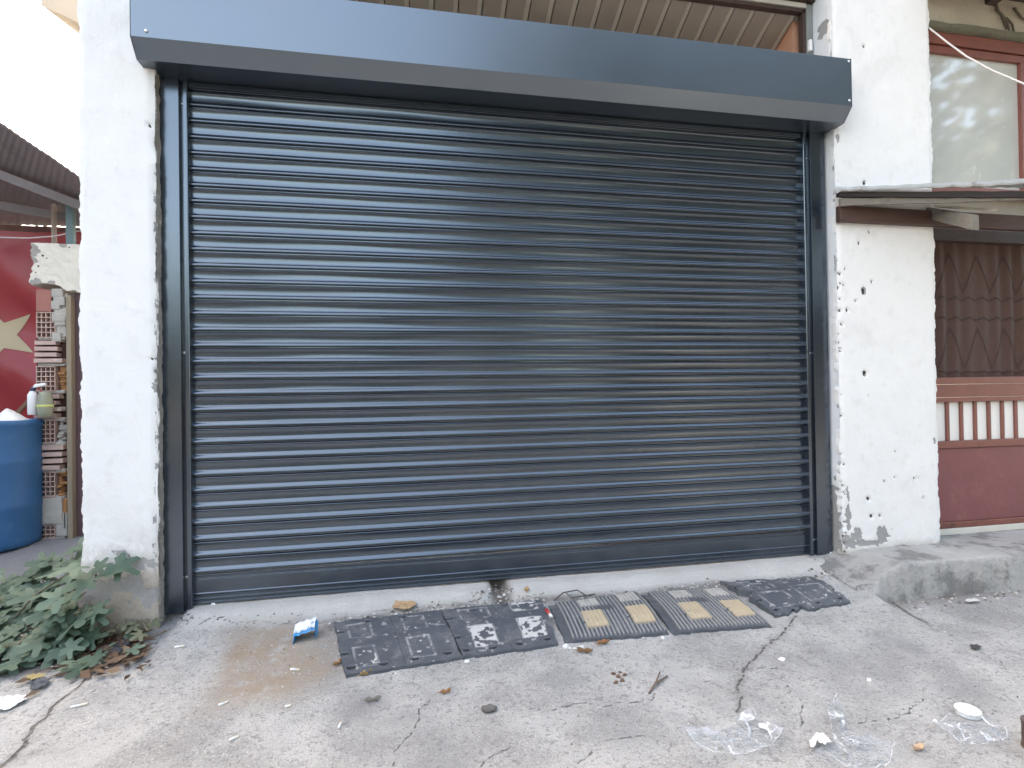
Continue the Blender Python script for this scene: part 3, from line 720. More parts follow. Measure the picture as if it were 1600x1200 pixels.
# ================================================================== LEFT YARD
YB = 1.5
pier = thing('brick_pier', 'broken hollow brick pier with a whitewashed block on top, left of the white pillar', 'brick pier', (*aty(85, 842, YB)[:2], .04))
def pxl(x0, x1, y0, y1, Y):                      # rectangle of the picture on the plane y=Y
    a = aty(x0, y0, Y); b_ = aty(x1, y1, Y); return a[0], b_[0], b_[2], a[2]
x0, x1, z0, z1 = pxl(50, 150, 381, 456, YB)
nu, nv = 60, 44; u = np.linspace(0, 1, nu); v = np.linspace(0, 1, nv); Ug, Vg = np.meshgrid(u, v, indexing='ij')
X = x0+(x1-x0)*Ug; low = z0 + .045*sstep(.62, .38, Ug) + .035*(fbm(Ug*9, 0*Ug, 6, 3)-.5)
Zt = z1+.01*(fbm(Ug*8, 0*Ug+2, 7, 3)-.5); Z = low+(Zt-low)*Vg; X = X + (1-Ug)**6*.03*(fbm(Vg*6, 0*Vg, 9, 3)-.5)*2
Y = YB-.03+.012*(fbm(Ug*10, Vg*10, 8, 3)-.5)
hole = np.zeros_like(X)
for hx, hy, r_ in ((64,417,.008),(60,427,.007),(71,401,.009),(112,388,.008),(77,405,.006)):
    q = aty(hx, hy, YB); hole = np.maximum(hole, sstep(1.2, .7, np.hypot(X-q[0], Z-q[2])/r_))
chip = np.zeros_like(X)
for hx, hy, r_ in ((55,395,.05),(62,448,.05),(84,448,.04),(55,408,.03),(102,385,.03)):
    q = aty(hx, hy, YB); chip = np.maximum(chip, sstep(1.2, .6, np.hypot(X-q[0], Z-q[2])/r_+1.2*(fbm(X*25, Z*25, 13, 3)-.5)))
fr_ = np.stack([X, Y, Z], -1); bk = fr_.copy(); bk[..., 1] = YB+.22
lb = MB().grid(fr_, True).grid(bk); 
for e in (lambda A: A[0], lambda A: A[-1], lambda A: A[:, 0], lambda A: A[:, -1]): lb.grid(np.stack([e(fr_), e(bk)]))
nn = len(lb.v)-X.size
obj('lintel_block', lb, mat_plaster('cream_whitewash', (.66, .62, .55), (.30, .28, .26)), pier, smooth=True, attrs={k: np.concatenate([a.ravel(), np.zeros(nn)]) for k, a in (('hole', hole), ('chip', chip), ('dirt', hole*0))})
m_brk = pm('pink_clay_brick', (.47, .335, .295), .9, .2, 14, .4, 60, dirt=(.62, .57, .53), dscale=9)
m_core = pm('dark_brick_cavity', (.075, .035, .03), .95, .3, 9, .3)
m_mor = pm('grey_mortar', (.40, .375, .34), .95, .25, 12, .9, 35)
m_rust = pm('broken_orange_clay', (.36, .17, .07), .9, .4, 16, .8, 30)
# courses measured down the pier: (top, bottom, kind)
crs = [(488,527,'g'),(531,568,'s'),(573,611,'g'),(615,654,'s'),(657,692,'g'),(695,735,'s'),(738,776,'g'),(779,818,'m'),(822,842,'g')]
core = MB(); brk = MB(); mor = MB(); rus = MB()
x0c, x1c, z0c, z1c = pxl(58, 107, 470, 842, YB+.06); core.box(x0c, x1c, YB+.05, YB+.20, z0c-.02, z1c+.05)
for i, (t0, t1, kd) in enumerate(crs):
    jx = rng.uniform(-1.5, 1.5)
    if kd == 'g':
        xa, xb, za, zb = pxl(57+jx, 86+jx, t0, t1, YB)
        nrow = 5 if t1-t0 > 30 else 3; th = .006
        for r_ in range(nrow+1):
            z = za+(zb-za)*r_/nrow; brk.box(xa-.003*rng.random(), xb+.002, YB+rng.uniform(-.004, .004), YB+.08, z-th*.6, z+th*.6)
        for c_ in range(5):
            xx = xa+(xb-xa)*c_/4; brk.box(xx-th*.6, xx+th*.6, YB+.004, YB+.08, za, zb)
        xa2, xb2, _, _ = pxl(89+jx, 106, t0, t1, YB)
        tgt = rus if i in (2, 6) else mor
        for k in range(9):
            zc = za+(zb-za)*(k+.5)/9; ww = rng.uniform(.3, 1); tgt.box(xa2, xa2+(xb2-xa2)*ww, YB+rng.uniform(.0, .04), YB+.15, zc-(zb-za)/17, zc+(zb-za)/17)
    elif kd == 's':
        xa, xb, za, zb = pxl(56+jx, 100+jx, t0, t1, YB)
        for r_ in range(4):
            z = za+(zb-za)*(r_+.5)/4; brk.box(xa-.01*rng.random(), xb-.06*rng.random(), YB-.012+rng.uniform(-.004, .004), YB+.09, z-(zb-za)*.085, z+(zb-za)*.085)
    else:
        xa, xb, za, zb = pxl(58, 98, t0, t1, YB); mor.box(xa, xb, YB-.01, YB+.12, za, zb)
        xa, xb, za, zb = pxl(97, 105, t0, t1+10, YB); rus.box(xa, xb, YB+.0, YB+.1, za, zb)
    xa, xb, za, zb = pxl(57, 100, t1, t1+4, YB); mor.box(xa, xb, YB+.01, YB+.1, za, zb+.004)
    if brk.v: obj('hollow_brick', brk, m_brk, pier, bevel=.002)
    if rus.v: obj('broken_clay', rus, m_rust, pier, bevel=.012)
    obj('mortar', mor, m_mor, pier, bevel=.008); brk = MB(); mor = MB(); rus = MB()
xa, xb, za, zb = pxl(56, 81, 452, 487, YB); 
rb = MB().box(xa, xb, YB-.004, YB+.15, za, zb); obj('red_clay_face', rb, pm('smooth_red_clay', (.34, .14, .115), .8, .15, 7, .2), pier, bevel=.006)
xa, xb, za, zb = pxl(82, 101, 455, 530, YB)
for k in range(12):
    zc = za+(zb-za)*(k+.5)/12; mor.box(xa-.01+.02*rng.random(), xb+rng.uniform(-.03, .02), YB+rng.uniform(-.02, .02), YB+.15, zc-.034, zc+.034)
obj('mortar', mor, m_mor, pier, bevel=.01); mor = MB()
xa, xb, za, zb = pxl(86, 105, 800, 838, YB); mor.box(xa, xb, YB-.0, YB+.12, za, zb)
obj('cavity', core, m_core, pier)
obj('mortar', mor, m_mor, pier, bevel=.01)
xa, xb, za, zb = pxl(105, 116, 462, 838, YB)
pb = MB(); pb.box(xa, xb, YB-.02, YB+.06, za-.02, zb); obj('door_post', pb, pm('raw_grey_post', (.25, .205, .15), .85, .35, 4, .4, 30, stretch=(8, 8, .6)), pier, bevel=.004)
xa, xb, za, zb = pxl(116, 150, 458, 838, YB+.03)
pb = MB(); pb.box(xa, xb, YB+.03, YB+.06, za-.03, zb); lv = obj('door_leaf', pb, pm('plum_brown_paint', (.105, .058, .062), .6, .25, 5, .2), bevel=.003)
tag(lv, 'plum brown door leaf between the brick pier and the white pillar', 'door')
# barrel
bc = aty(60, 750, 1.42); br = .29
bz = .035; prof_b = [(.0,0),(.27,0),(.285,.015),(.287,.05),(.290,.27),(.296,.29),(.290,.31),(.291,.58),(.297,.60),(.291,.62),(.288,.83),(.296,.850),(.300,.865),(.298,.885),(.285,.893),(.27,.885),(.26,.872),(.0,.87)]
brl = MB().lathe(prof_b, (0, 0, 0), 56)
bcx = bc[0]-br*1.03
brl.v = [(x+bcx, y+1.42, z+bz) for x, y, z in brl.v]
o = obj('barrel', brl, pm('blue_plastic_drum', (.018, .115, .27), .42, .15, 4, .1, 30, dirt=(.05, .16, .30), dscale=4), smooth=True, at=(bcx, 1.42, bz))
tag(o, 'blue plastic drum standing left of the brick pier', 'barrel')
rg = aty(12, 648, 1.35); R_ = []
for i in range(14):
    R_.append([(rg[0]-.10+.2*i/13, 1.28+.16*j/9, bz+.893+.075*math.sin(math.pi*i/13)*math.sin(math.pi*j/9)*(.6+.8*float(fbm(i*.5, j*.5, 5)))) for j in range(10)])
tag(obj('rag', MB().grid(np.array(R_)), pm('white_cloth', (.72, .71, .69), .9, .08, 9, .3), smooth=True), 'crumpled white rag on the lid of the blue drum', 'rag')
# spray bottle and transparent bottle hanging on the pier
sp = aty(51, 628, 1.42); t = thing('spray_bottle', 'white trigger spray bottle hanging beside the brick pier', 'spray bottle', (sp[0], 1.42, sp[2]-.1))
zb0 = aty(50, 648, 1.42)[2]; zt0 = aty(50, 612, 1.42)[2]
obj('bottle', MB().lathe([(.026,0),(.030,.005),(.030,(zt0-zb0)*.86),(.018,(zt0-zb0)*1.0),(.012,(zt0-zb0)*1.06)], (sp[0], 1.42, zb0), 20), pm('white_hdpe', (.72, .72, .74), .4, .05, 4, 0), t, smooth=True)
obj('collar', MB().lathe([(.016,0),(.018,.004),(.018,.022),(.012,.026)], (sp[0]+.004, 1.42, zt0+.006), 16), pm('navy_plastic', (.02, .025, .07), .4, .1, 9, 0), t, smooth=True)
a = aty(52, 604, 1.42); b2 = aty(73, 600, 1.42)
hb = MB(); hb.hexa([(a[0],1.405,a[2]-.012),(b2[0],1.408,b2[2]-.010),(b2[0],1.432,b2[2]-.010),(a[0],1.435,a[2]-.012),(a[0]+.01,1.408,a[2]+.016),(b2[0]-.008,1.41,b2[2]+.010),(b2[0]-.008,1.43,b2[2]+.010),(a[0]+.01,1.432,a[2]+.016)])
obj('trigger_head', hb, MATS['white_hdpe'], t, bevel=.005)
q = aty(62, 612, 1.42); hb = MB().tube([(a[0]+.02,1.42,a[2]-.01),(q[0]+.01,1.42,q[2]+.01),(q[0]+.005,1.42,q[2]-.02)], .005, 8); obj('trigger', hb, pm('red_plastic', (.40, .05, .05), .4, .1, 9, 0), t, smooth=True)
q = aty(71, 652, 1.41); h_ = aty(71, 612, 1.41)[2]-q[2]
bt = MB().lathe([(.030,0),(.042,.02),(.047,h_*.35),(.048,h_*.42),(.045,h_*.46),(.047,h_*.55),(.038,h_*.85),(.030,h_)], (q[0], 1.41, q[2]), 24)
m, n, b = new_mat('greenish_translucent_plastic'); b.inputs['Base Color'].default_value = (.38, .40, .30, 1); b.inputs['Roughness'].default_value = .3; b.inputs['Transmission Weight'].default_value = .35
t = obj('plastic_bottle', bt, m, smooth=True); tag(t, 'dull greenish translucent bottle against the brick pier', 'bottle')
bnd = MB().lathe([(.0475,0),(.0495,.003),(.0495,.014),(.0475,.017)], (q[0], 1.41, q[2]+h_*.40), 24); obj('band', bnd, pm('lime_band', (.50, .55, .18), .5, .1, 9, 0), t, smooth=True)
# banner with star
YN = 2.6
fl_ = thing('flag_banner', 'large red flag with a white star hung under the shed roof at far left', 'flag', (-3.6, YN, .6))
xa, xb, za, zb = pxl(-260, 160, 352, 760, YN); nu, nv = 120, 120
u = np.linspace(0, 1, nu); v = np.linspace(0, 1, nv); Ug, Vg = np.meshgrid(u, v, indexing='ij')
X = xa+(xb-xa)*Ug; Z = za+(zb-za)*Vg
def bwave(X, Z): return .035*np.sin((X*.9+Z*1.3)*5.5)+.05*(fbm(X*1.8+Z*1.4, Z*.8-X*.8, 14, 3)-.5)*2-.02*np.abs(np.sin((X*.55-Z*.8)*4.2+fbm(X*2,Z*2,33,2)))-.012*np.abs(np.sin((X*.2+Z)*3.1))
Y = YN+bwave(X, Z)
fbk = np.stack([X, Y+.004, Z], -1)
cl = MB().grid(np.stack([X, Y, Z], -1), True).grid(fbk)
obj('cloth', cl, pm('red_satin', (.30, .020, .026), .42, .2, 2, .1, 120), fl_, smooth=True)
c0 = aty(1, 525, YN-.02); R1, R2 = .172*1.0, .068; star = []
e1 = aty(46, 490, YN-.02); R1 = float(np.hypot(e1[0]-c0[0], e1[2]-c0[2])); R2 = R1*.40; th0 = math.atan2(e1[2]-c0[2], e1[0]-c0[0])
pts = []
for k in range(10):
    r_ = R1 if k % 2 == 0 else R2; pts.append((c0[0]+r_*math.cos(th0+k*math.pi/5), c0[2]+r_*math.sin(th0+k*math.pi/5)))
st = MB(); nseg = 14; outl = []
for k in range(10):
    a = pts[k]; b_2 = pts[(k+1) % 10]
    for i in range(nseg): outl.append((a[0]+(b_2[0]-a[0])*i/nseg, a[1]+(b_2[1]-a[1])*i/nseg))
rings = [[(c0[0]+(x-c0[0])*f_, YN-.006+float(bwave(c0[0]+(x-c0[0])*f_, c0[2]+(z-c0[2])*f_)), c0[2]+(z-c0[2])*f_) for x, z in outl+outl[:1]] for f_ in np.linspace(.001, 1, 14)]
st.grid(np.array(rings)); obj('star', st, pm('cream_satin', (.46, .36, .22), .5, .1, 4, .1), fl_, smooth=True)
a0, a1 = aty(10, 665, 2.3), aty(104, 560, 2.3); pk = MB().bar(a0, a1, np.array([.06, 0, .05]), np.array([0, .012, 0]))
tag(obj('plank', pk, pm('plain_brown_plank', (.20, .115, .075), .8, .25, 5, .3), bevel=.003), 'brown plank leaning in front of the red flag above the blue drum', 'plank')
# shed roof
shed = thing('lean_to_shed', 'dark corrugated lean-to roof on thin posts at the left edge', 'shed', (-3.2, 2, 0))
fa, fb_ = aty(-140, 96, 1.25), aty(200, 330, 1.25); ba, bb_ = aty(-260, 345, 2.95), aty(220, 356, 2.95)
nu, nv = 150, 6; T = []
for u in np.linspace(0, 1, nu):
    row = []
    for v in np.linspace(0, 1, nv):
        q = (fa*(1-u)+fb_*u)*(1-v)+(ba*(1-u)+bb_*u)*v; q = q.copy(); q[2] += .003*math.sin(u*2*math.pi*34)+.02*float(fbm(u*9, v*3, 5, 3)-.5); row.append(q)
    T.append(row)
T = np.array(T); B = T.copy(); B[..., 2] += .012
rb = MB().grid(T).grid(B, True).grid(np.stack([T[:, 0], B[:, 0]])).grid(np.stack([T[:, -1], B[:, -1]]))
obj('roof_sheet', rb, pm('dark_mauve_roof_sheet', (.17, .14, .14), .7, .35, 3, .2, 20, dirt=(.10, .085, .085), dscale=2.5), shed, smooth=True)  # dark mauve-brown sheet with darker blotches
mid = lambda u, v, d=.05: (fa*(1-u)+fb_*u)*(1-v)+(ba*(1-u)+bb_*u)*v - np.array([0, 0, d])
rb = MB()
for v in (.30, .62, .95): rb.bar(mid(0, v, .07), mid(1, v, .07), np.array([0, .025, 0]), np.array([0, 0, .035]))
obj('purlin', rb, pm('grey_purlin', (.19, .165, .165), .8, .3, 6, .3), shed)
q0, q1 = aty(-20, 245, 1.9), aty(118, 330, 2.4); rb = MB().bar(q0, q1, np.array([0, .03, 0]), np.array([.0, 0, .035])); obj('brace', rb, MATS['grey_purlin'], shed)
qa, qb = aty(84, 318, 2.2), aty(88, 640, 2.2); rb = MB().tube([qa+[0,0,.1], qb], .020, 8); obj('post', rb, pm('peeled_pole', (.40, .31, .26), .8, .2, 5, .2), shed, smooth=True)
qa, qb = aty(110, 325, 2.0), aty(110, 640, 2.0); rb = MB().box(qa[0]-.026, qa[0]+.026, 1.98, 2.03, -.05, qa[2]+.15); obj('post', rb, pm('teal_steel_post', (.12, .19, .20), .6, .2, 5, .1), shed, bevel=.003)
pts = [aty(px, py, 2.1) for px, py in ((-60,366),(0,371),(45,372),(85,369),(127,360),(170,350))]
tag(obj('rope', MB().tube(pts, .006, 6), pm('pale_rope', (.62, .50, .50), .8, .1, 20, .2), smooth=True), 'pale rope line stretched in front of the red flag', 'rope')
# eave of the next building, high at the left
q = aty(100, 20, 5.0); nb = MB()
xa, xb, za, zb = pxl(72, 170, -60, 50, 5.0)
nb.hexa([(xa,4.9,za+.2),(xb,4.9,za-.1),(xb,6.5,za+.1),(xa,6.5,za+.5),(xa-.05,4.85,zb+.8),(xb,4.85,zb+.8),(xb,6.5,zb+.8),(xa,6.5,zb+.8)])
xw = aty(127, 300, 5.3)[0]; nb.box(xw, xw+3, 5.3, 6.4, 0, za)
tag(obj('neighbour_house', nb, pm('beige_render', (.50, .43, .35), .85, .12, 3, .2)), 'beige eave corner of a house glimpsed in the sky at top left', 'house')

# tall unseen house added left of the yard to block the sun
tb_ = MB(); tb_.box(-19, -9.4, -4.5, 9.5, -.3, 12.5); tb_.box(-19.2, -9.2, -4.7, 9.7, 12.5, 12.7)
for yy in (-2.4, -.2, 2.0, 4.0):
    for zz in (1.0, 4.0, 7.0): tb_.box(-9.42, -9.33, yy, yy+1.1, zz, zz+1.4)
tag(obj('added_shade_house', tb_, pm('grey_render', (.34, .32, .30), .85, .15, 2, .3)), 'tall grey house added out of view at left to shade the yard', 'house')
# ================================================================== SPEED BUMPS lying in a row
def bumper(label, quad, kind, lift, seed, rot_marks=(), bulge=.016, name='speed_bump'):
    NL, NR, FR, FL = [on_ground(px, py, .012) for px, py in quad]
    nu, nv = (211, 81) if kind == 'ribbed' else (111, 91)
    u = np.linspace(0, 1, nu); v = np.linspace(0, 1, nv); Ug, Vg = np.meshgrid(u, v, indexing='ij')
    Pt = (NL[None, None]*(1-Ug)[..., None]+NR[None, None]*Ug[..., None])*(1-Vg)[..., None] + (FL[None, None]*(1-Ug)[..., None]+FR[None, None]*Ug[..., None])*Vg[..., None]
    X, Y = Pt[..., 0].copy(), Pt[..., 1].copy()
    # ragged edges
    eu = np.minimum(Ug, 1-Ug); ev = np.minimum(Vg, 1-Vg)
    rag = .012 if kind == 'broken' else .007
    Y += sstep(.08, 0, ev)*np.sign(.5-Vg)*rag*(fbm(Ug*13, 0*Ug, seed, 4)-.35)*2
    X += sstep(.08, 0, eu)*np.sign(.5-Ug)*rag*(fbm(Vg*11, 0*Ug, seed+5, 4)-.35)*2
    if kind == 'broken':
        for (uu, vv, r_) in ((0, .55, .10), (.35, 0, .10), (.22, 0, .06), (1, .3, .07), (.55, 1, .10), (.1, 1, .08), (1, .8, .06)):
            d_ = np.hypot(Ug-uu, Vg-vv); k = sstep(r_, 0, d_); X += (NL[0]*.5+FR[0]*.5-X)*k*.22; Y += (NL[1]*.5+FR[1]*.5-Y)*k*.22
    base = gz(X, Y)
    Z = base + .013 + bulge*np.sin(math.pi*np.clip(Vg*.96+.02, 0, 1))**.9 * (.85+.3*fbm(Ug*2, Vg*2, seed+8, 2)) + lift*(Vg)
    Z += .003*(fbm(Ug*30, Vg*30, seed+2, 3)-.5)
    line = np.zeros_like(X); paint = np.zeros_like(X); hole = np.zeros_like(X); rib = np.zeros_like(X)
    for (u0, u1, v0, v1, pt) in rot_marks:
        du = np.minimum(Ug-u0, u1-Ug); dv = np.minimum(Vg-v0, v1-Vg); ins = np.minimum(du*.52, dv*.55)
        line = np.maximum(line, sstep(-.002, .002, ins)*sstep(.012, .007, ins)); Z -= .003*(sstep(.006, .012, ins))
        if pt > 0: paint = np.maximum(paint, (sstep(0.004, .008, ins))*(np.where(fbm(Ug*24, Vg*24, seed+u0*50, 2)-.30*sstep(.06, .0, np.hypot(Ug-(u0+u1)/2, Vg-(v0+v1)/2)-.03) > .93-pt*.85, 1.0, 0.0)))
    if kind == 'ribbed':
        body = (sstep(.07, .085, Ug)*sstep(.985, .97, Ug))
        w_ = np.sin(Ug*2*math.pi*25); rib = sstep(-.1, .5, w_)*body*sstep(.02, .05, Vg)*sstep(.99, .95, Vg)
        Z += (.007*rib)-.012*(1-body)
        cen = np.exp(-(((Ug-.52)/.10)**6+((Vg-.62)/.07)**6)); rib *= (1-cen); 
    for k, (uu, vv) in enumerate(((.06,.10),(.33,.085),(.60,.09),(.90,.10),(.30,.90),(.62,.92),(.03,.33),(.03,.72)) if kind != 'ribbed' else ((.28,.30),(.72,.33))):
        d_ = np.hypot((Ug-uu)*.5, (Vg-vv)*.5); hl = sstep(.022, .017, d_)*(Vg-vv < .014); hole = np.maximum(hole, hl)
        Z += .006*sstep(.032, .022, d_)*(1-hl)
    Z -= .008*hole
    if kind != 'ribbed':
        spl = np.where(fbm(Ug*16, Vg*16, seed+31, 3) > .76, .8, 0.0); paint = np.maximum(paint, spl*.6)
        Z -= .004*(np.abs(Ug-.52) < .004)
    top = np.stack([X, Y, Z], -1); mb = MB().grid(top)
    n0 = X.size; ex = 0
    for e in (lambda A: A[0], lambda A: A[-1], lambda A: A[:, 0], lambda A: A[:, -1]):
        t_ = e(top); b_ = t_.copy(); b_[:, 2] = gz(b_[:, 0], b_[:, 1])-.004; mb.grid(np.stack([t_, b_])); ex += 2*len(t_)
    z0 = float(Z.min()); cen = Pt.mean((0, 1))
    root = thing(name, label, 'speed bump', (cen[0], cen[1], float(gz(cen[0], cen[1]))), 'rubber speed bump pieces laid in a row')
    ats = {k: np.concatenate([a.ravel(), np.zeros(ex)]) for k, a in (('line', line), ('paint', paint), ('hole', hole), ('rib', rib))}
    obj('rubber_body', mb, M_RUBW if any(m_[4] > 0 for m_ in rot_marks) else M_RUBB, root, smooth=True, attrs=ats)
    def surf(uu, vv):
        i = uu*(nu-1); j = vv*(nv-1); i0, j0 = int(min(i, nu-2)), int(min(j, nv-2)); a, b_ = i-i0, j-j0
        return (top[i0, j0]*(1-a)+top[i0+1, j0]*a)*(1-b_)+(top[i0, j0+1]*(1-a)+top[i0+1, j0+1]*a)*b_
    return root, surf, (Ug, Vg, top)
def pad(root, surf, u0, u1, v0, v1, mat):
    A = np.array([[surf(u0+(u1-u0)*i/10, v0+(v1-v0)*j/10) for j in range(11)] for i in range(11)])
    A[..., 2] = A[..., 2].max(0, keepdims=True)*.6+A[..., 2]*.4; A[..., 2] += .004
    Bm = A.copy(); Bm[..., 2] -= .012; mb = MB().grid(A)
    for e in (lambda A: A[0], lambda A: A[-1], lambda A: A[:, 0], lambda A: A[:, -1]): mb.grid(np.stack([e(A), e(Bm)]))
    obj('reflector', mb, mat, root, smooth=False)
bumper('black rubber speed bump at the left end of the row, empty outlined squares', [(540,1056),(721,1028),(687,953),(521,972)], 'smooth', 0, 11,
       [(.10,.30,.08,.42,.28),(.58,.80,.10,.46,.22),(.10,.32,.58,.88,.0),(.60,.82,.60,.92,.15)])
bumper('black rubber speed bump with worn white painted squares, second from left', [(722,1027),(873,1006),(845,937),(688,953)], 'smooth', 0, 23,
       [(.16,.42,.12,.52,.55),(.66,.93,.16,.56,.60),(.14,.44,.66,.94,.12),(.66,.94,.72,.98,.45)])
for label, quad, sd_, mm in (('ribbed grey speed bump with orange-beige pads beside the white painted one', [(882,1002),(1047,989),(998,925),(856,944)], 37, M_BEIGE),
                             ('ribbed grey speed bump with duller beige pads beside the tilted black piece', [(1052,990),(1208,977),(1131,919),(1001,926)], 41, M_BEIGE)):
    rt, sf, _ = bumper(label, quad, 'ribbed', 0, sd_, bulge=.018)
    pad(rt, sf, .26, .47, .20, .56, mm); pad(rt, sf, .72, .93, .20, .56, mm)
    pad(rt, sf, .30, .50, .72, .93, M_PALEB); pad(rt, sf, .72, .92, .72, .95, M_PALEB)
bumper('broken black speed bump lying askew at the right end of the row', [(1212,963),(1330,940),(1268,902),(1124,909)], 'broken', .004, 53,
       [(.10,.42,.12,.50,.0),(.55,.90,.15,.60,.12),(.12,.42,.58,.90,.2),(.55,.9,.70,.95,.25)], bulge=.024)

# ================================================================== FIG PLANT and weeds
def leaf_outline(th, lob):
    lobes = [(0, 1.0, .40), (.98, .90, .38), (-.98, .90, .38), (1.9, .66, .44), (-1.9, .66, .44)]
    r_ = .46
    for c_, a_, w_ in lobes: r_ = max(r_, a_*math.exp(-((th-c_)/(w_*lob))**4))
    if abs(th) > 2.7: r_ = .12+.3*(math.pi-abs(th))
    return r_
def leaf(mb, base, dirv, nrm, size, lob=1.0, curl=.2):
    d = np.array(dirv, float); d /= np.linalg.norm(d); n_ = np.array(nrm, float); n_ -= d*(n_@d); n_ /= np.linalg.norm(n_); s_ = np.cross(n_, d)
    K = 44; o = len(mb.v); c = np.array(base)+d*size*.38
    tw = rng.uniform(-.2, .2)
    for f_ in (0.0, .55, 1.0):
        for k in range(K):
            th = -math.pi+2*math.pi*k/K; r_ = leaf_outline(th, lob)*size*.62*f_
            a, b_ = r_*math.cos(th), r_*math.sin(th)
            h = -curl*(a*a*.7+b_*b_*1.1)/size + .10*size*math.cos(3*th+1)*f_*.25 + tw*b_*.3 + .08*abs(b_)
            mb.v.append(tuple(c+d*a+s_*b_+n_*h))
            if f_ == 0.0: break
    for k in range(K):
        k2 = (k+1) % K
        mb.f.append((o, o+1+k, o+1+k2)); mb.f.append((o+1+k, o+1+K+k, o+1+K+k2, o+1+k2))
M_FIG = mat_leaf('fig_leaf', (.062, .110, .072), (.150, .215, .150))
M_STEM = pm('fig_stem', (.16, .15, .10), .8, .3, 20, .3)
root3 = np.array([-1.72, -.02, -.10])
fig = thing('fig_plant', 'large lobed green fig leaves spreading at the foot of the white pillar', 'plant', root3)
fo = MB(); stm = MB(); rng = random.Random(19)
tips = []
for px, py, yd in ((20,905,.25),(60,890,.30),(100,878,.28),(112,862,.35),(125,885,.12),(150,888,-.16),(30,930,.1),(70,925,.12),(105,920,.1),(135,925,-.14),(20,960,-.02),(55,960,.0),(95,955,-.05),(125,950,-.16),(10,990,-.12),
                   (45,990,-.12),(80,985,-.15),(30,1010,-.2),(65,1008,-.22),(105,985,-.2),(0,945,.05),(140,955,-.17),(-10,1000,-.15),(100,1005,-.26),(-20,930,.1),(15,1025,-.28),(85,940,.0),(50,940,.06),(110,970,-.1)):
    tips.append(aty(px, py, yd))
for k, tp in enumerate(tips):
    st_ = root3+np.array([rng.uniform(-.25, .15), rng.uniform(-.12, .15), .0]); mid_ = (st_+tp)/2+np.array([0, 0, .06])
    stm.tube([st_, mid_, tp], [.008, .006, .004], 6)
    for q in range(5):
        az = rng.uniform(0, 2*math.pi); off = np.array([rng.uniform(-.07, .07), rng.uniform(-.07, .07), rng.uniform(-.04, .05)])
        dv = np.array([math.cos(az), math.sin(az)*.6-.45, rng.uniform(-.45, .15)]); nv = np.array([rng.uniform(-.45, .45), -.55+rng.uniform(-.4, .3), 1.0])
        b0 = tp+off; b0[2] = max(b0[2], float(gz(b0[0], b0[1]))+.03)
        if b0[0] > -1.60 and b0[1] > -.17: b0[1] = -.17-rng.random()*.04
        leaf(fo, b0, dv, nv, rng.uniform(.10, .175), rng.uniform(.78, 1.05), rng.uniform(.1, .35))
for px, py, sz, az in ((150,1020,.15,-.3),(185,1000,.10,.2),(165,1030,.12,2.8),(120,1025,.14,-1.2),(200,1010,.10,-.8),(140,1035,.12,-1.8)):
    b0 = on_ground(px, py, .03); leaf(fo, b0, (math.cos(az), math.sin(az), -.05), (.1, -.5, 1), sz)
obj('foliage', fo, M_FIG, fig, smooth=True, recalc=False); obj('stem', stm, M_STEM, fig, smooth=True)
wd = MB(); ws = MB()
wroot = on_ground(212, 968, .0); weed = thing('weed', 'small olive leafed weed sprouting in the corner below the shutter guide', 'weed', wroot)
for px, py, sz in ((175,965,.11),(165,985,.10),(205,962,.09),(222,958,.09),(215,975,.08),(190,970,.07),(232,970,.08),(150,985,.09),(230,985,.08),(198,950,.07)):
    b0 = on_ground(px, py, .05+.03*rng.random()); az = rng.uniform(-2.6, -.5)
    if b0[1] > -.15 and b0[0] < -1.22: b0[1] = -.15
    leaf(wd, b0, (math.cos(az), math.sin(az), -.1), (rng.uniform(-.3, .3), -.6, 1), sz, .95, .3); ws.tube([np.array(wroot)+[rng.uniform(-.06, .06), -.02, 0], (np.array(wroot)+b0)/2+[0, 0, .03], b0], .0035, 5)
obj('foliage', wd, mat_leaf('weed_leaf', (.12, .135, .075), (.20, .205, .13)), weed, smooth=True, recalc=False); obj('stem', ws, M_STEM, weed, smooth=True)
# dry leaf litter under the plants
lt = MB()
for k in range(420):
    px, py = rng.gauss(150, 55), rng.gauss(1005, 22)
    if px > 238 or px < -20 or py < 950: continue
    b0 = on_ground(px, py, .008+.02*rng.random()); az = rng.uniform(0, 6.3); s_ = rng.uniform(.015, .05); wv = rng.uniform(.15, .5)
    d = np.array([math.cos(az), math.sin(az), rng.uniform(-.2, .3)])*s_; e = np.array([-math.sin(az), math.cos(az), rng.uniform(-.4, .4)])*s_*wv
    lt.add([b0-d, b0+e+[0, 0, .006], b0+d, b0-e, b0+[0, 0, -.004]], [(0, 1, 4), (1, 2, 4), (2, 3, 4), (3, 0, 4)])
for k in range(26):
    px, py = rng.gauss(165, 35), rng.gauss(1000, 14); b0 = on_ground(min(px, 232), py, .015); az = rng.uniform(-.3, .9); L = rng.uniform(.04, .12)
    lt.tube([b0, b0+np.array([math.cos(az)*L, math.sin(az)*L, rng.uniform(0, .03)])], .003, 5)
tag(obj('leaf_litter', lt, mat_leaf('dry_litter', (.10, .055, .035), (.26, .17, .11), .9)), 'brown dry leaf litter under the fig plant', 'leaf litter', kind='stuff')
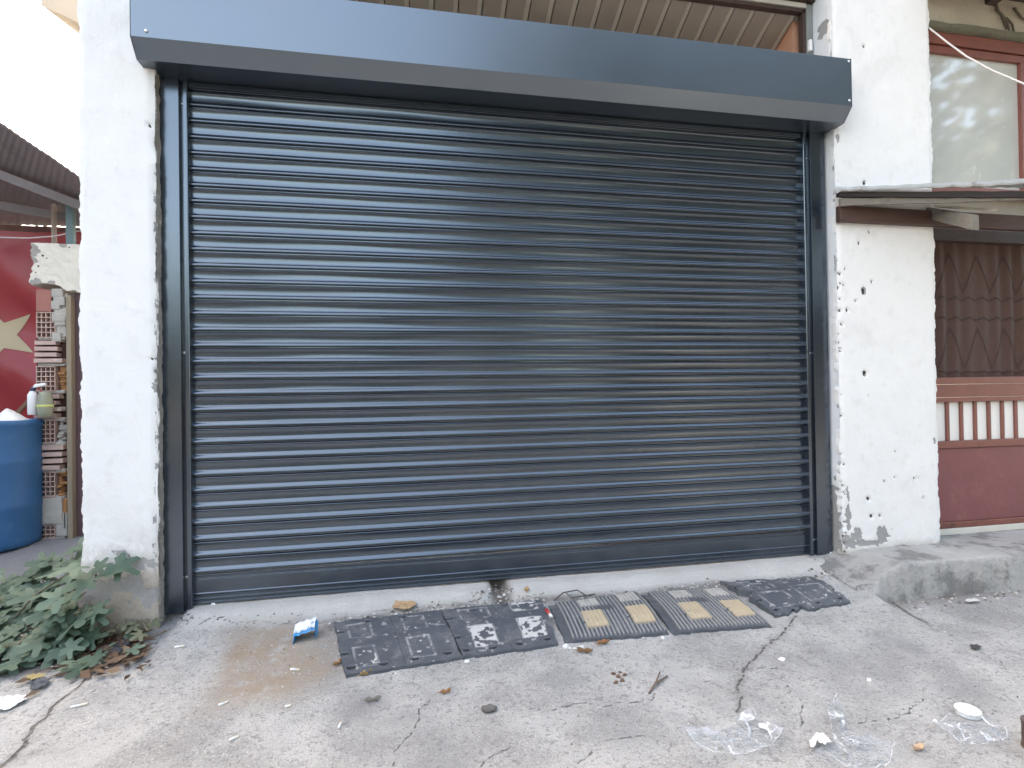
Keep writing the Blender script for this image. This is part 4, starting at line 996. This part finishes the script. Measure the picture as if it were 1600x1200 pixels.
# grit and crumbs swept along edges
gr = MB(); rng = random.Random(5)
def stone(mb, c, s_):
    o = len(mb.v); 
    P8 = [(-1,-1,-.6),(1,-1,-.6),(1,1,-.6),(-1,1,-.6),(-.7,-.7,.6),(.7,-.7,.6),(.7,.7,.6),(-.7,.7,.6)]
    a = rng.uniform(0, 6.3); ca, sa = math.cos(a), math.sin(a)
    vs = []
    for p in P8:
        j = [x*rng.uniform(.55, 1.1)*s_ for x in p]; vs.append((c[0]+j[0]*ca-j[1]*sa, c[1]+(j[0]*sa+j[1]*ca)*.8, c[2]+j[2]*.7))
    mb.hexa(vs)
for line, cnt, spread, sm in (([(520,975),(690,950),(845,936)],260,6,.006),([(855,942),(1000,927),(1125,910)],190,5,.005),([(740,930),(800,922)],70,7,.007),([(1395,942),(1520,930),(1620,925)],90,9,.007),
                              ([(535,1062),(720,1035),(880,1010)],50,5,.004),([(885,1008),(1050,995),(1210,980)],45,6,.004),([(300,965),(420,968),(560,958)],60,7,.004),([(1270,895),(1340,900)],60,10,.008),
                              ([(340,1000),(500,1040)],130,34,.003),([(200,985),(30,1060)],120,18,.006),([(620,1100),(1300,1080)],170,70,.0025),([(1350,960),(1600,1080)],90,40,.003),([(255,965),(300,962)],40,8,.006)):
    for k in range(cnt):
        i = rng.randrange(len(line)-1); t = rng.random(); px = line[i][0]*(1-t)+line[i+1][0]*t+rng.gauss(0, spread); py = line[i][1]*(1-t)+line[i+1][1]*t+rng.gauss(0, spread*.7)
        s_ = sm*rng.uniform(.4, 1.5); stone(gr, on_ground(px, py, s_*.3), s_)
m, n, b = new_mat('grit'); geo = n.nodes.new('ShaderNodeNewGeometry'); rp = n.nodes.new('ShaderNodeValToRGB'); n.links.new(geo.outputs['Random Per Island'], rp.inputs[0])
rp.color_ramp.elements[0].color = (.08, .07, .06, 1); rp.color_ramp.elements[1].color = (.62, .60, .57, 1); e_ = rp.color_ramp.elements.new(.4); e_.color = (.28, .25, .22, 1)
n.links.new(rp.outputs[0], b.inputs[0]); b.inputs['Roughness'].default_value = .9
tag(obj('grit', gr, m), 'loose grit and cement crumbs scattered over the concrete', 'grit', kind='stuff')

# ================================================================== LITTER on the concrete
def sheet(name, label, cat, poly, mat, dz=.006, crumple=.006, seed=0, n=22, group=None, th=.0015, tint=None):
    """thin crumpled sheet lying on the ground: outline in the photo's ground points, gridded"""
    Q = [on_ground(px, py, dz) for px, py in poly]; xs_ = [q[0] for q in Q]; ys_ = [q[1] for q in Q]
    c = np.mean(Q, 0); K = len(Q)*12; ring = []
    for i in range(len(Q)):
        a, b_ = Q[i], Q[(i+1) % len(Q)]
        for k in range(12): ring.append(a+(b_-a)*k/12)
    ring = np.array(ring+ring[:1]); F = np.linspace(.02, 1, n*2); ring = np.array(list(np.repeat(ring[:-1], 1, 0))+[ring[0]]) if False else ring
    P3 = np.array([[c+(r_-c)*f_ for r_ in ring] for f_ in F])
    sc = max(.02, (max(xs_)-min(xs_)))
    nz = fbm(P3[..., 0]/sc*5+seed, P3[..., 1]/sc*5, seed, 4); nz2 = np.abs(fbm(P3[..., 0]/sc*4+seed, P3[..., 1]/sc*7, seed+9, 3)-.5)*2
    P3[..., 2] = gz(P3[..., 0], P3[..., 1])+dz+crumple*(nz+nz2*.8)
    P3[:, -1] = P3[:, 0]
    Bt = P3.copy(); Bt[..., 2] -= th
    mb = MB().grid(P3).grid(Bt, True).grid(np.stack([P3[-1], Bt[-1]]))
    rg_ = fbm(P3[..., 0]/sc*3.2+seed*1.7, P3[..., 1]/sc*3.2, seed+17, 3); rg2 = fbm(P3[..., 0]/sc*5+seed*.7, P3[..., 1]/sc*5, seed+19, 2)
    fold = np.maximum(sstep(.022, .006, np.abs(rg_-.5)), .7*sstep(.014, .004, np.abs(rg2-.5)))*sstep(.35, .6, fbm(P3[..., 0]/sc*4, P3[..., 1]/sc*4, seed+23, 2)); fold[-2:] = np.maximum(fold[-2:], .45)  # white lines and rim painted in as highlights on the film
    o = obj(name, mb, mat, smooth=True, attrs=dict(fold=np.concatenate([fold.ravel(), fold.ravel(), np.zeros(2*fold.shape[1])]))); return tag(o, label, cat, group)
m_card = pm('brown_cardboard', (.42, .27, .15), .85, .15, 12, .3)
sheet('cardboard', 'torn tan cardboard scrap behind the left black speed bump', 'cardboard', [(612,951),(618,941),(650,942),(652,947),(632,955)], m_card, .012, .012, 3)
# snack wrapper: a folded sachet standing on its two ends
wc = on_ground(473, 1006, 0); wr = thing('snack_wrapper', 'crumpled blue and white snack wrapper standing on the sandy patch', 'wrapper', wc)
L0, L1 = aty(457, 1008, wc[1]), aty(492, 1003, wc[1]+.02); T0, T1 = aty(460, 978, wc[1]+.01), aty(493, 974, wc[1]+.03)
m_blue = pm('blue_foil', (.02, .30, .62), .35, .2, 9, .2, 30); m_sil = pm('white_foil', (.70, .72, .76), .3, .1, 12, .3, 30)
A = []
for i in range(15):
    t = i/14
    if t < .16: q = L0+(T0-L0)*(t/.16)*.6
    elif t > .86: q = T1+(L1-T1)*((t-.86)/.14)*.75
    else:
        s_ = (t-.16)/.70; q = (L0+(T0-L0)*.6)*(1-s_)+T1*s_; q = q+np.array([0, 0, .006*math.sin(s_*9)])
    A.append([q+np.array([.004*math.sin(j*2+i), .008*j-.0+.006*math.sin(i*1.3), .006*math.sin(j*1.4+i*.7)-.002*j]) for j in range(9)])
A = np.array(A); wb_ = MB().grid(A); B_ = A.copy(); B_[..., 1] += .004; B_[..., 2] -= .002; wb_.grid(B_, True)
obj('flap', wb_, m_blue, wr, smooth=True)
A2 = []
for i in range(12):
    s_ = i/11; f_ = (L0+(T0-L0)*.60)*(1-s_)+(T1-[0, 0, .012])*s_
    A2.append([f_+np.array([.003*math.sin(i+j), -.006+.010*j+.004*math.sin(i*2.1), .004+.028*math.sin(j/6*math.pi*.9)+.004*math.sin(i*1.7+j)]) for j in range(7)])
A2 = np.array(A2); wb_ = MB().grid(A2); B_ = A2.copy(); B_[..., 2] -= .004; wb_.grid(B_, True); obj('pouch', wb_, m_sil, wr, smooth=True)
A3 = A2[:, 0:3].copy(); A3[..., 1] -= .004; A3[..., 2] -= .016; A3b = A3.copy(); A3b[..., 1] += .003; obj('seal', MB().grid(A3).grid(A3b, True), m_blue, wr, smooth=True)
# dry leaves
def dry_leaf(label, px, py, L, az, col, seed, w_=.38):
    b0 = on_ground(px, py, .004); mb = MB(); rows_ = []
    for i in range(13):
        t = i/12; ww = L*w_*math.sin(math.pi*min(1, t*1.02))**.8*(1-.25*t)
        rows_.append([b0+np.array([math.cos(az)*(t-.5)*L-math.sin(az)*ww*s_*.5, math.sin(az)*(t-.5)*L+math.cos(az)*ww*s_*.5, .002+L*.22*abs(s_)**1.5+L*.16*(t-.5)**2*2+.003*math.sin(seed+i+s_*3)]) for s_ in (-1, -.5, 0, .5, 1)])
    mb.grid(np.array(rows_)); Bq = np.array(rows_); Bq[..., 2] -= .0015; mb.grid(Bq, True)
    tip = np.array(rows_[0][2]); mb.tube([tip, tip-np.array([math.cos(az), math.sin(az), -.2])*L*.3], .0016, 5)
    nm = 'dry_leaf_%s' % ('orange' if col[0] > .3 else 'brown')
    return tag(obj('dry_leaf', mb, pm('leaf_blade_%d' % seed, col, .8, .3, 30, .3), smooth=True), label, 'leaf', 'dry leaves fallen on the concrete')
dry_leaf('orange dry leaf on open concrete below the first black speed bump', 696, 1083, .045, .2, (.40, .20, .09), 1)
dry_leaf('flat grey curled leaf on bare concrete left of the orange leaf', 583, 1096, .062, .1, (.27, .25, .22), 2, .26)
dry_leaf('brown elongated leaf in front of the orange padded speed bump', 914, 1020, .070, -.35, (.25, .15, .08), 3, .3)
dry_leaf('rusty leaf touching the front edge of the ribbed speed bump', 943, 1006, .06, .1, (.36, .17, .08), 4)
dry_leaf('ochre leaf standing at the threshold notch above the mats', 823, 923, .05, 1.3, (.48, .28, .10), 5, .6)
dry_leaf('amber leaf at the near left corner of the first black speed bump', 572, 1054, .05, .4, (.45, .28, .09), 6)
dry_leaf('small tan leaf beside the left edge of the first black speed bump', 527, 1038, .045, .9, (.42, .25, .12), 7, .5)
dry_leaf('peach leaf lying between the plastic film and the bottom edge', 1436, 1171, .045, .1, (.60, .42, .28), 8, .6)
# dark stone, twig crumbs
sb_ = MB(); c = on_ground(764, 1107, .012)
prof_s = [(.001,-.012),(.018,-.010),(.026,0),(.021,.008),(.010,.012),(.001,.013)]
sb_.lathe(prof_s, c, 16); sb_.v = [(c[0]+(x-c[0])*1.15+.003*math.sin(y*300), c[1]+(y-c[1])*.7+.003*math.sin(x*260), z) for x, y, z in sb_.v]
tag(obj('stone', sb_, pm('grey_stone', (.13, .12, .11), .85, .3, 30, .4), smooth=True), 'flat dark grey stone on bare concrete below the white painted bump', 'stone')
tw = MB()
for k, (px, py, s_) in enumerate(((958,1052,.010),(966,1056,.012),(972,1062,.011),(962,1066,.010),(976,1054,.009),(969,1050,.008))): stone(tw, on_ground(px, py, .005), s_)
tag(obj('bark_crumbs', tw, pm('bark', (.15, .09, .06), .9, .3, 40, .3)), 'small heap of brown bark crumbs on the middle concrete', 'bark')
tg = MB().tube([on_ground(1014, 1083, .006), on_ground(1024, 1068, .012), on_ground(1043, 1056, .008)], [.004, .005, .003], 6); tg.tube([on_ground(1024, 1068, .012), on_ground(1031, 1050, .012)], .003, 5)
tag(obj('twig', tg, pm('twig_bark', (.17, .12, .09), .9, .3, 40, .3), smooth=True), 'short forked twig on the concrete near the centre', 'twig')
tg = MB().tube([on_ground(866, 938, .01), on_ground(880, 926, .035), on_ground(902, 922, .03), on_ground(915, 930, .01)], .0035, 6); tg.tube([on_ground(885, 927, .03), on_ground(893, 934, .012), on_ground(930, 928, .012)], .003, 6)
tag(obj('wire', tg, pm('dark_wire', (.07, .065, .06), .6, .2, 9, 0), smooth=True), 'bent dark wire lying behind the ribbed speed bump', 'wire')
# cigarette ends
def butt(label, px, py, L, az):
    c = on_ground(px, py, .005); d = np.array([math.cos(az), math.sin(az), 0])*L/2
    r0 = thing('cigarette_butt', label, 'cigarette butt', c, 'cigarette ends on the concrete')
    obj('paper', MB().tube([c-d, c+d*.25], .0045, 10), pm('cig_paper', (.80, .79, .76), .8, .06, 40, 0), r0, smooth=True)
    obj('filter', MB().tube([c+d*.27, c+d*.65, c+d], [.0046, .0048, .0042], 10), pm('cig_filter', (.70, .62, .50), .8, .1, 60, 0), r0, smooth=True)
for lb_, px, py, L, az in (('white cigarette end at the lower left tip of the sandy patch', 349, 1099, .035, .55), ('cigarette end in the middle of the sandy patch', 461, 1046, .042, -.3),
                           ('short cigarette end on bare concrete left of the fine crack', 531, 1133, .028, 1.4), ('stubby cigarette end nearest the bottom edge', 366, 1153, .032, .6),
                           ('long thin cigarette end beside the left crack', 124, 1102, .055, .25), ('cigarette end close to the shutter guide at left', 281, 1010, .045, .05),
                           ('small cigarette end alone below the blue wrapper', 450, 1103, .022, .2)):
    butt(lb_, px, py, L, az)
# red lighter on the flange between two bumps
c0, c1 = on_ground(853, 952, .045), on_ground(862, 964, .035); lg = thing('lighter', 'red lighter with a white end between black and ribbed speed bumps', 'lighter', c0)
obj('body', MB().tube([c0, c0*.35+c1*.65], .008, 10), pm('red_lighter_plastic', (.45, .03, .03), .3, .1, 9, 0), lg, smooth=True); obj('cap', MB().tube([c0*.33+c1*.67, c1], .0085, 10), pm('pale_metal', (.70, .68, .66), .4, .1, 9, 0), lg, smooth=True)
# lid and rusty can
lc = on_ground(1512, 1116, .002); lid = MB().lathe([(.034,0),(.039,.001),(.040,.003),(.040,.016),(.041,.017),(.041,.0195),(.039,.021),(.037,.021),(.036,.0195),(.004,.0195),(.003,.0205),(.001,.0205)], lc, 40)
tag(obj('jar_lid', lid, pm('white_lid', (.74, .78, .77), .4, .05, 9, .0), smooth=True), 'round white plastic lid on the concrete at lower right', 'lid')
for p in bpy.data.objects['jar_lid'].data.polygons: p.use_smooth = abs(p.normal.z) < .5
cc = on_ground(1622, 1172, .0)
can = MB().lathe([(.0,0),(.040,0),(.043,.003),(.043,.010),(.041,.013),(.041,.085),(.043,.088),(.043,.094),(.040,.096),(.038,.090),(.0,.088)], cc, 40)
tag(obj('tin_can', can, pm('rusty_tin', (.13, .085, .075), .55, .4, 10, .3, 40, metal=.3, dirt=(.24, .16, .13), dscale=10), smooth=True), 'rusty brown tin can cut by the right edge of the photo', 'can')
# clear plastic film pieces
M_FILM = mat_clear('clear_film', (.96, .97, .98), .14, .16)
sheet('plastic_film', 'clear plastic bag spread over the end of the long crack', 'plastic film', [(1062,1142),(1100,1150),(1135,1162),(1155,1126),(1175,1110),(1185,1135),(1225,1150),(1205,1172),(1150,1188),(1120,1184),(1090,1168)], M_FILM, .004, .030, 4, 30, 'pieces of clear plastic on the concrete', .0006)
sheet('plastic_film', 'clear twisted plastic strip right of the spread bag', 'plastic film', [(1292,1110),(1308,1092),(1318,1118),(1312,1150),(1330,1175),(1400,1168),(1392,1200),(1350,1215),(1290,1190),(1270,1185),(1302,1160)], M_FILM, .004, .032, 8, 30, 'pieces of clear plastic on the concrete', .0006)
sheet('plastic_film', 'clear plastic sheet lying in front of the white lid', 'plastic film', [(1455,1132),(1480,1124),(1510,1126),(1545,1136),(1570,1142),(1578,1158),(1540,1168),(1500,1164)], M_FILM, .004, .026, 15, 30, 'pieces of clear plastic on the concrete', .0006)
pc = sheet('paper_scrap', 'crumpled white paper with an orange corner between the plastic pieces', 'paper', [(1264,1164),(1276,1150),(1294,1158),(1300,1168),(1280,1166),(1268,1172)], pm('white_paper', (.74, .73, .70), .8, .1, 20, .2, dirt=(.62, .40, .22), dscale=28, dlo=.62, dhi=.7), .01, .022, 21)
sheet('paper_scrap', 'large flat white paper scrap at the lower left edge', 'paper', [(-12,1092),(18,1090),(40,1089),(42,1096),(26,1103),(12,1110),(-12,1114)], pm('white_paper_clean', (.80, .80, .78), .8, .05, 20, .2), .006, .014, 25)
sheet('plastic_scrap', 'dark slate coloured plastic scrap near the lower left paper', 'scrap', [(46,1064),(60,1061),(80,1062),(72,1074),(58,1079),(47,1078)], pm('slate_plastic', (.055, .065, .08), .5, .2, 20, .2), .008, .012, 27)
sheet('rubber_strip', 'black rubber strip lying along the plant bed edge', 'strip', [(170,1021),(192,1000),(215,990),(222,993),(204,1006),(188,1022)], pm('black_rubber_strip', (.035, .037, .042), .6, .2, 20, .2), .02, .012, 29)
sheet('yellow_leaf_scrap', 'yellowed dry leaf lying above the slate plastic scrap', 'leaf', [(38,1062),(52,1056),(72,1056),(64,1061),(48,1065)], pm('straw_leaf', (.40, .31, .14), .8, .2, 20, .3), .012, .014, 33)
sheet('foam_scrap', 'white foam scrap at the foot of the left pillar', 'foam', [(170,955),(180,949),(192,954),(199,962),(184,961),(172,962)], pm('white_foam', (.80, .80, .80), .8, .05, 20, .3), .06, .02, 37)
sheet('broken_tile', 'narrow pale chip of tile below the kerb on the right', 'tile', [(1507,938),(1525,936),(1531,940),(1512,942)], pm('pale_tile', (.56, .54, .52), .6, .1, 20, .2), .012, .008, 39)
sheet('dark_scrap', 'dark oval scrap on the lower concrete at right', 'scrap', [(1515,1009),(1525,1008),(1535,1012),(1526,1015),(1517,1013)], pm('dark_scrap', (.05, .045, .045), .7, .2, 20, .2), .008, .008, 43)
for lb_, px, py, s_ in (('white crumb of plaster right of the ribbed bump', 1222, 1029, .014), ('white plaster crumb beside the white painted bump corner', 730, 1033, .014), ('white chip on the ground in front of the ribbed pads', 1036, 996, .012), ('pale plaster crumb on the threshold by the left guide', 333, 943, .013), ('white crumb near the right hand yard', 1358, 1062, .012)):
    mb = MB(); stone(mb, on_ground(px, py, s_*.4), s_); tag(obj('plaster_crumb', mb, pm('plaster_white', (.74, .73, .71), .9, .08, 20, .2), bevel=.002), lb_, 'crumb', 'white plaster crumbs')
rng = random.Random(77)
mb = MB()
for k in range(7): stone(mb, on_ground(900+rng.uniform(-16, 16), 1010+rng.uniform(-2, 5), .006), .012*rng.uniform(.6, 1.3))
tag(obj('torn_tissue', mb, pm('tissue', (.72, .72, .71), .95, .06, 20, .2)), 'small torn white tissue bits at the black and ribbed bump corner', 'tissue')

# ================================================================== ACROSS THE STREET (seen as reflections in the glass and the paint)
def cards(mb, r2, c, spread, cnt, s0, s1):
    for q in range(cnt):
        v_ = np.array([r2.gauss(0, 1), r2.gauss(0, 1), r2.gauss(0, .8)]); v_ = v_/np.linalg.norm(v_)*spread*r2.uniform(.35, 1)
        p_ = np.array(c)+v_; s_ = r2.uniform(s0, s1); a = np.array([r2.gauss(0, 1) for _ in range(3)]); a /= np.linalg.norm(a); b_ = np.cross(a, [r2.gauss(0, 1) for _ in range(3)]); b_ /= np.linalg.norm(b_)
        mb.add([p_-a*s_, p_+b_*s_*.6, p_+a*s_, p_-b_*s_*.6], [(0, 1, 2, 3)])
def tree(label, x, y, h, cr_, seed):
    r2 = random.Random(seed); t = thing('broad_tree', label, 'tree', (x, y, float(gz(x, y))), 'trees across the street')
    tb_ = MB().tube([(x, y, -.3), (x+.1, y, h*.25), (x-.05, y+.1, h*.6)], [.24, .18, .10], 10)
    for k in range(7):
        az = r2.uniform(0, 6.3); tb_.tube([(x, y, h*(.25+.04*k)), (x+math.cos(az)*cr_*.5, y+math.sin(az)*cr_*.5, h*(.5+.05*k))], [.07, .03], 6)
    obj('trunk', tb_, pm('bark_brown', (.10, .075, .055), .9, .3, 6, .5), t, smooth=True)
    lf = MB()
    for k in range(64):
        az, el_ = r2.uniform(0, 6.3), math.asin(r2.uniform(-1, 1)); f_ = r2.uniform(.45, 1)
        cards(lf, r2, (x+cr_*f_*math.cos(az)*math.cos(el_), y+cr_*f_*math.sin(az)*math.cos(el_), h*.62+h*.36*f_*math.sin(el_)), r2.uniform(.7, 1.2), 85, .13, .27)
    obj('crown', lf, MATS.get('tree_leaf') or MATS.setdefault('tree_leaf', mat_leaf('tree_leaf', (.022, .034, .022), (.045, .065, .04))), t, recalc=False)
tree('tall leafy tree across the street opposite the right half of the shutter', 4.6, -10.0, 12.5, 3.2, 4)
tree('tall leafy tree across the street opposite the red door', 9.0, -10.0, 12.0, 3.5, 3)
tree('leafy tree across the street farthest to the right', 13.5, -9.0, 12.0, 3.8, 5)
hg = MB(); r2 = random.Random(8)
for k in range(260):
    x = r2.uniform(-26, 22); y = -14.5+r2.uniform(-.6, .6)
    cards(hg, r2, (x, y, r2.uniform(.2, 3.4+(1.8 if x > 1 else 0))+.7*math.sin(x*.7)), 1.0, 80, .2, .4)
h_ = obj('hedge', hg, MATS['tree_leaf'], recalc=False); tag(h_, 'long dark green hedge added out of view across the street to darken reflections', 'hedge', kind='stuff')  # unseen hedge added as a dark low band for the shutter to reflect
rd = MB(); xs_ = axis(-8, 8, .5, -390, 390); rd.grid(np.array([[(x, y, float(gz(x, y))+.006) for x in xs_] for y in (-13.2, -10.5, -8.5, -6.5, -4.3)]))
struct('added_road', rd, pm('asphalt', (.055, .055, .057), .9, .25, 30, .4, 120), smooth=True)  # unseen dark asphalt added so the shutter reflects less bright ground
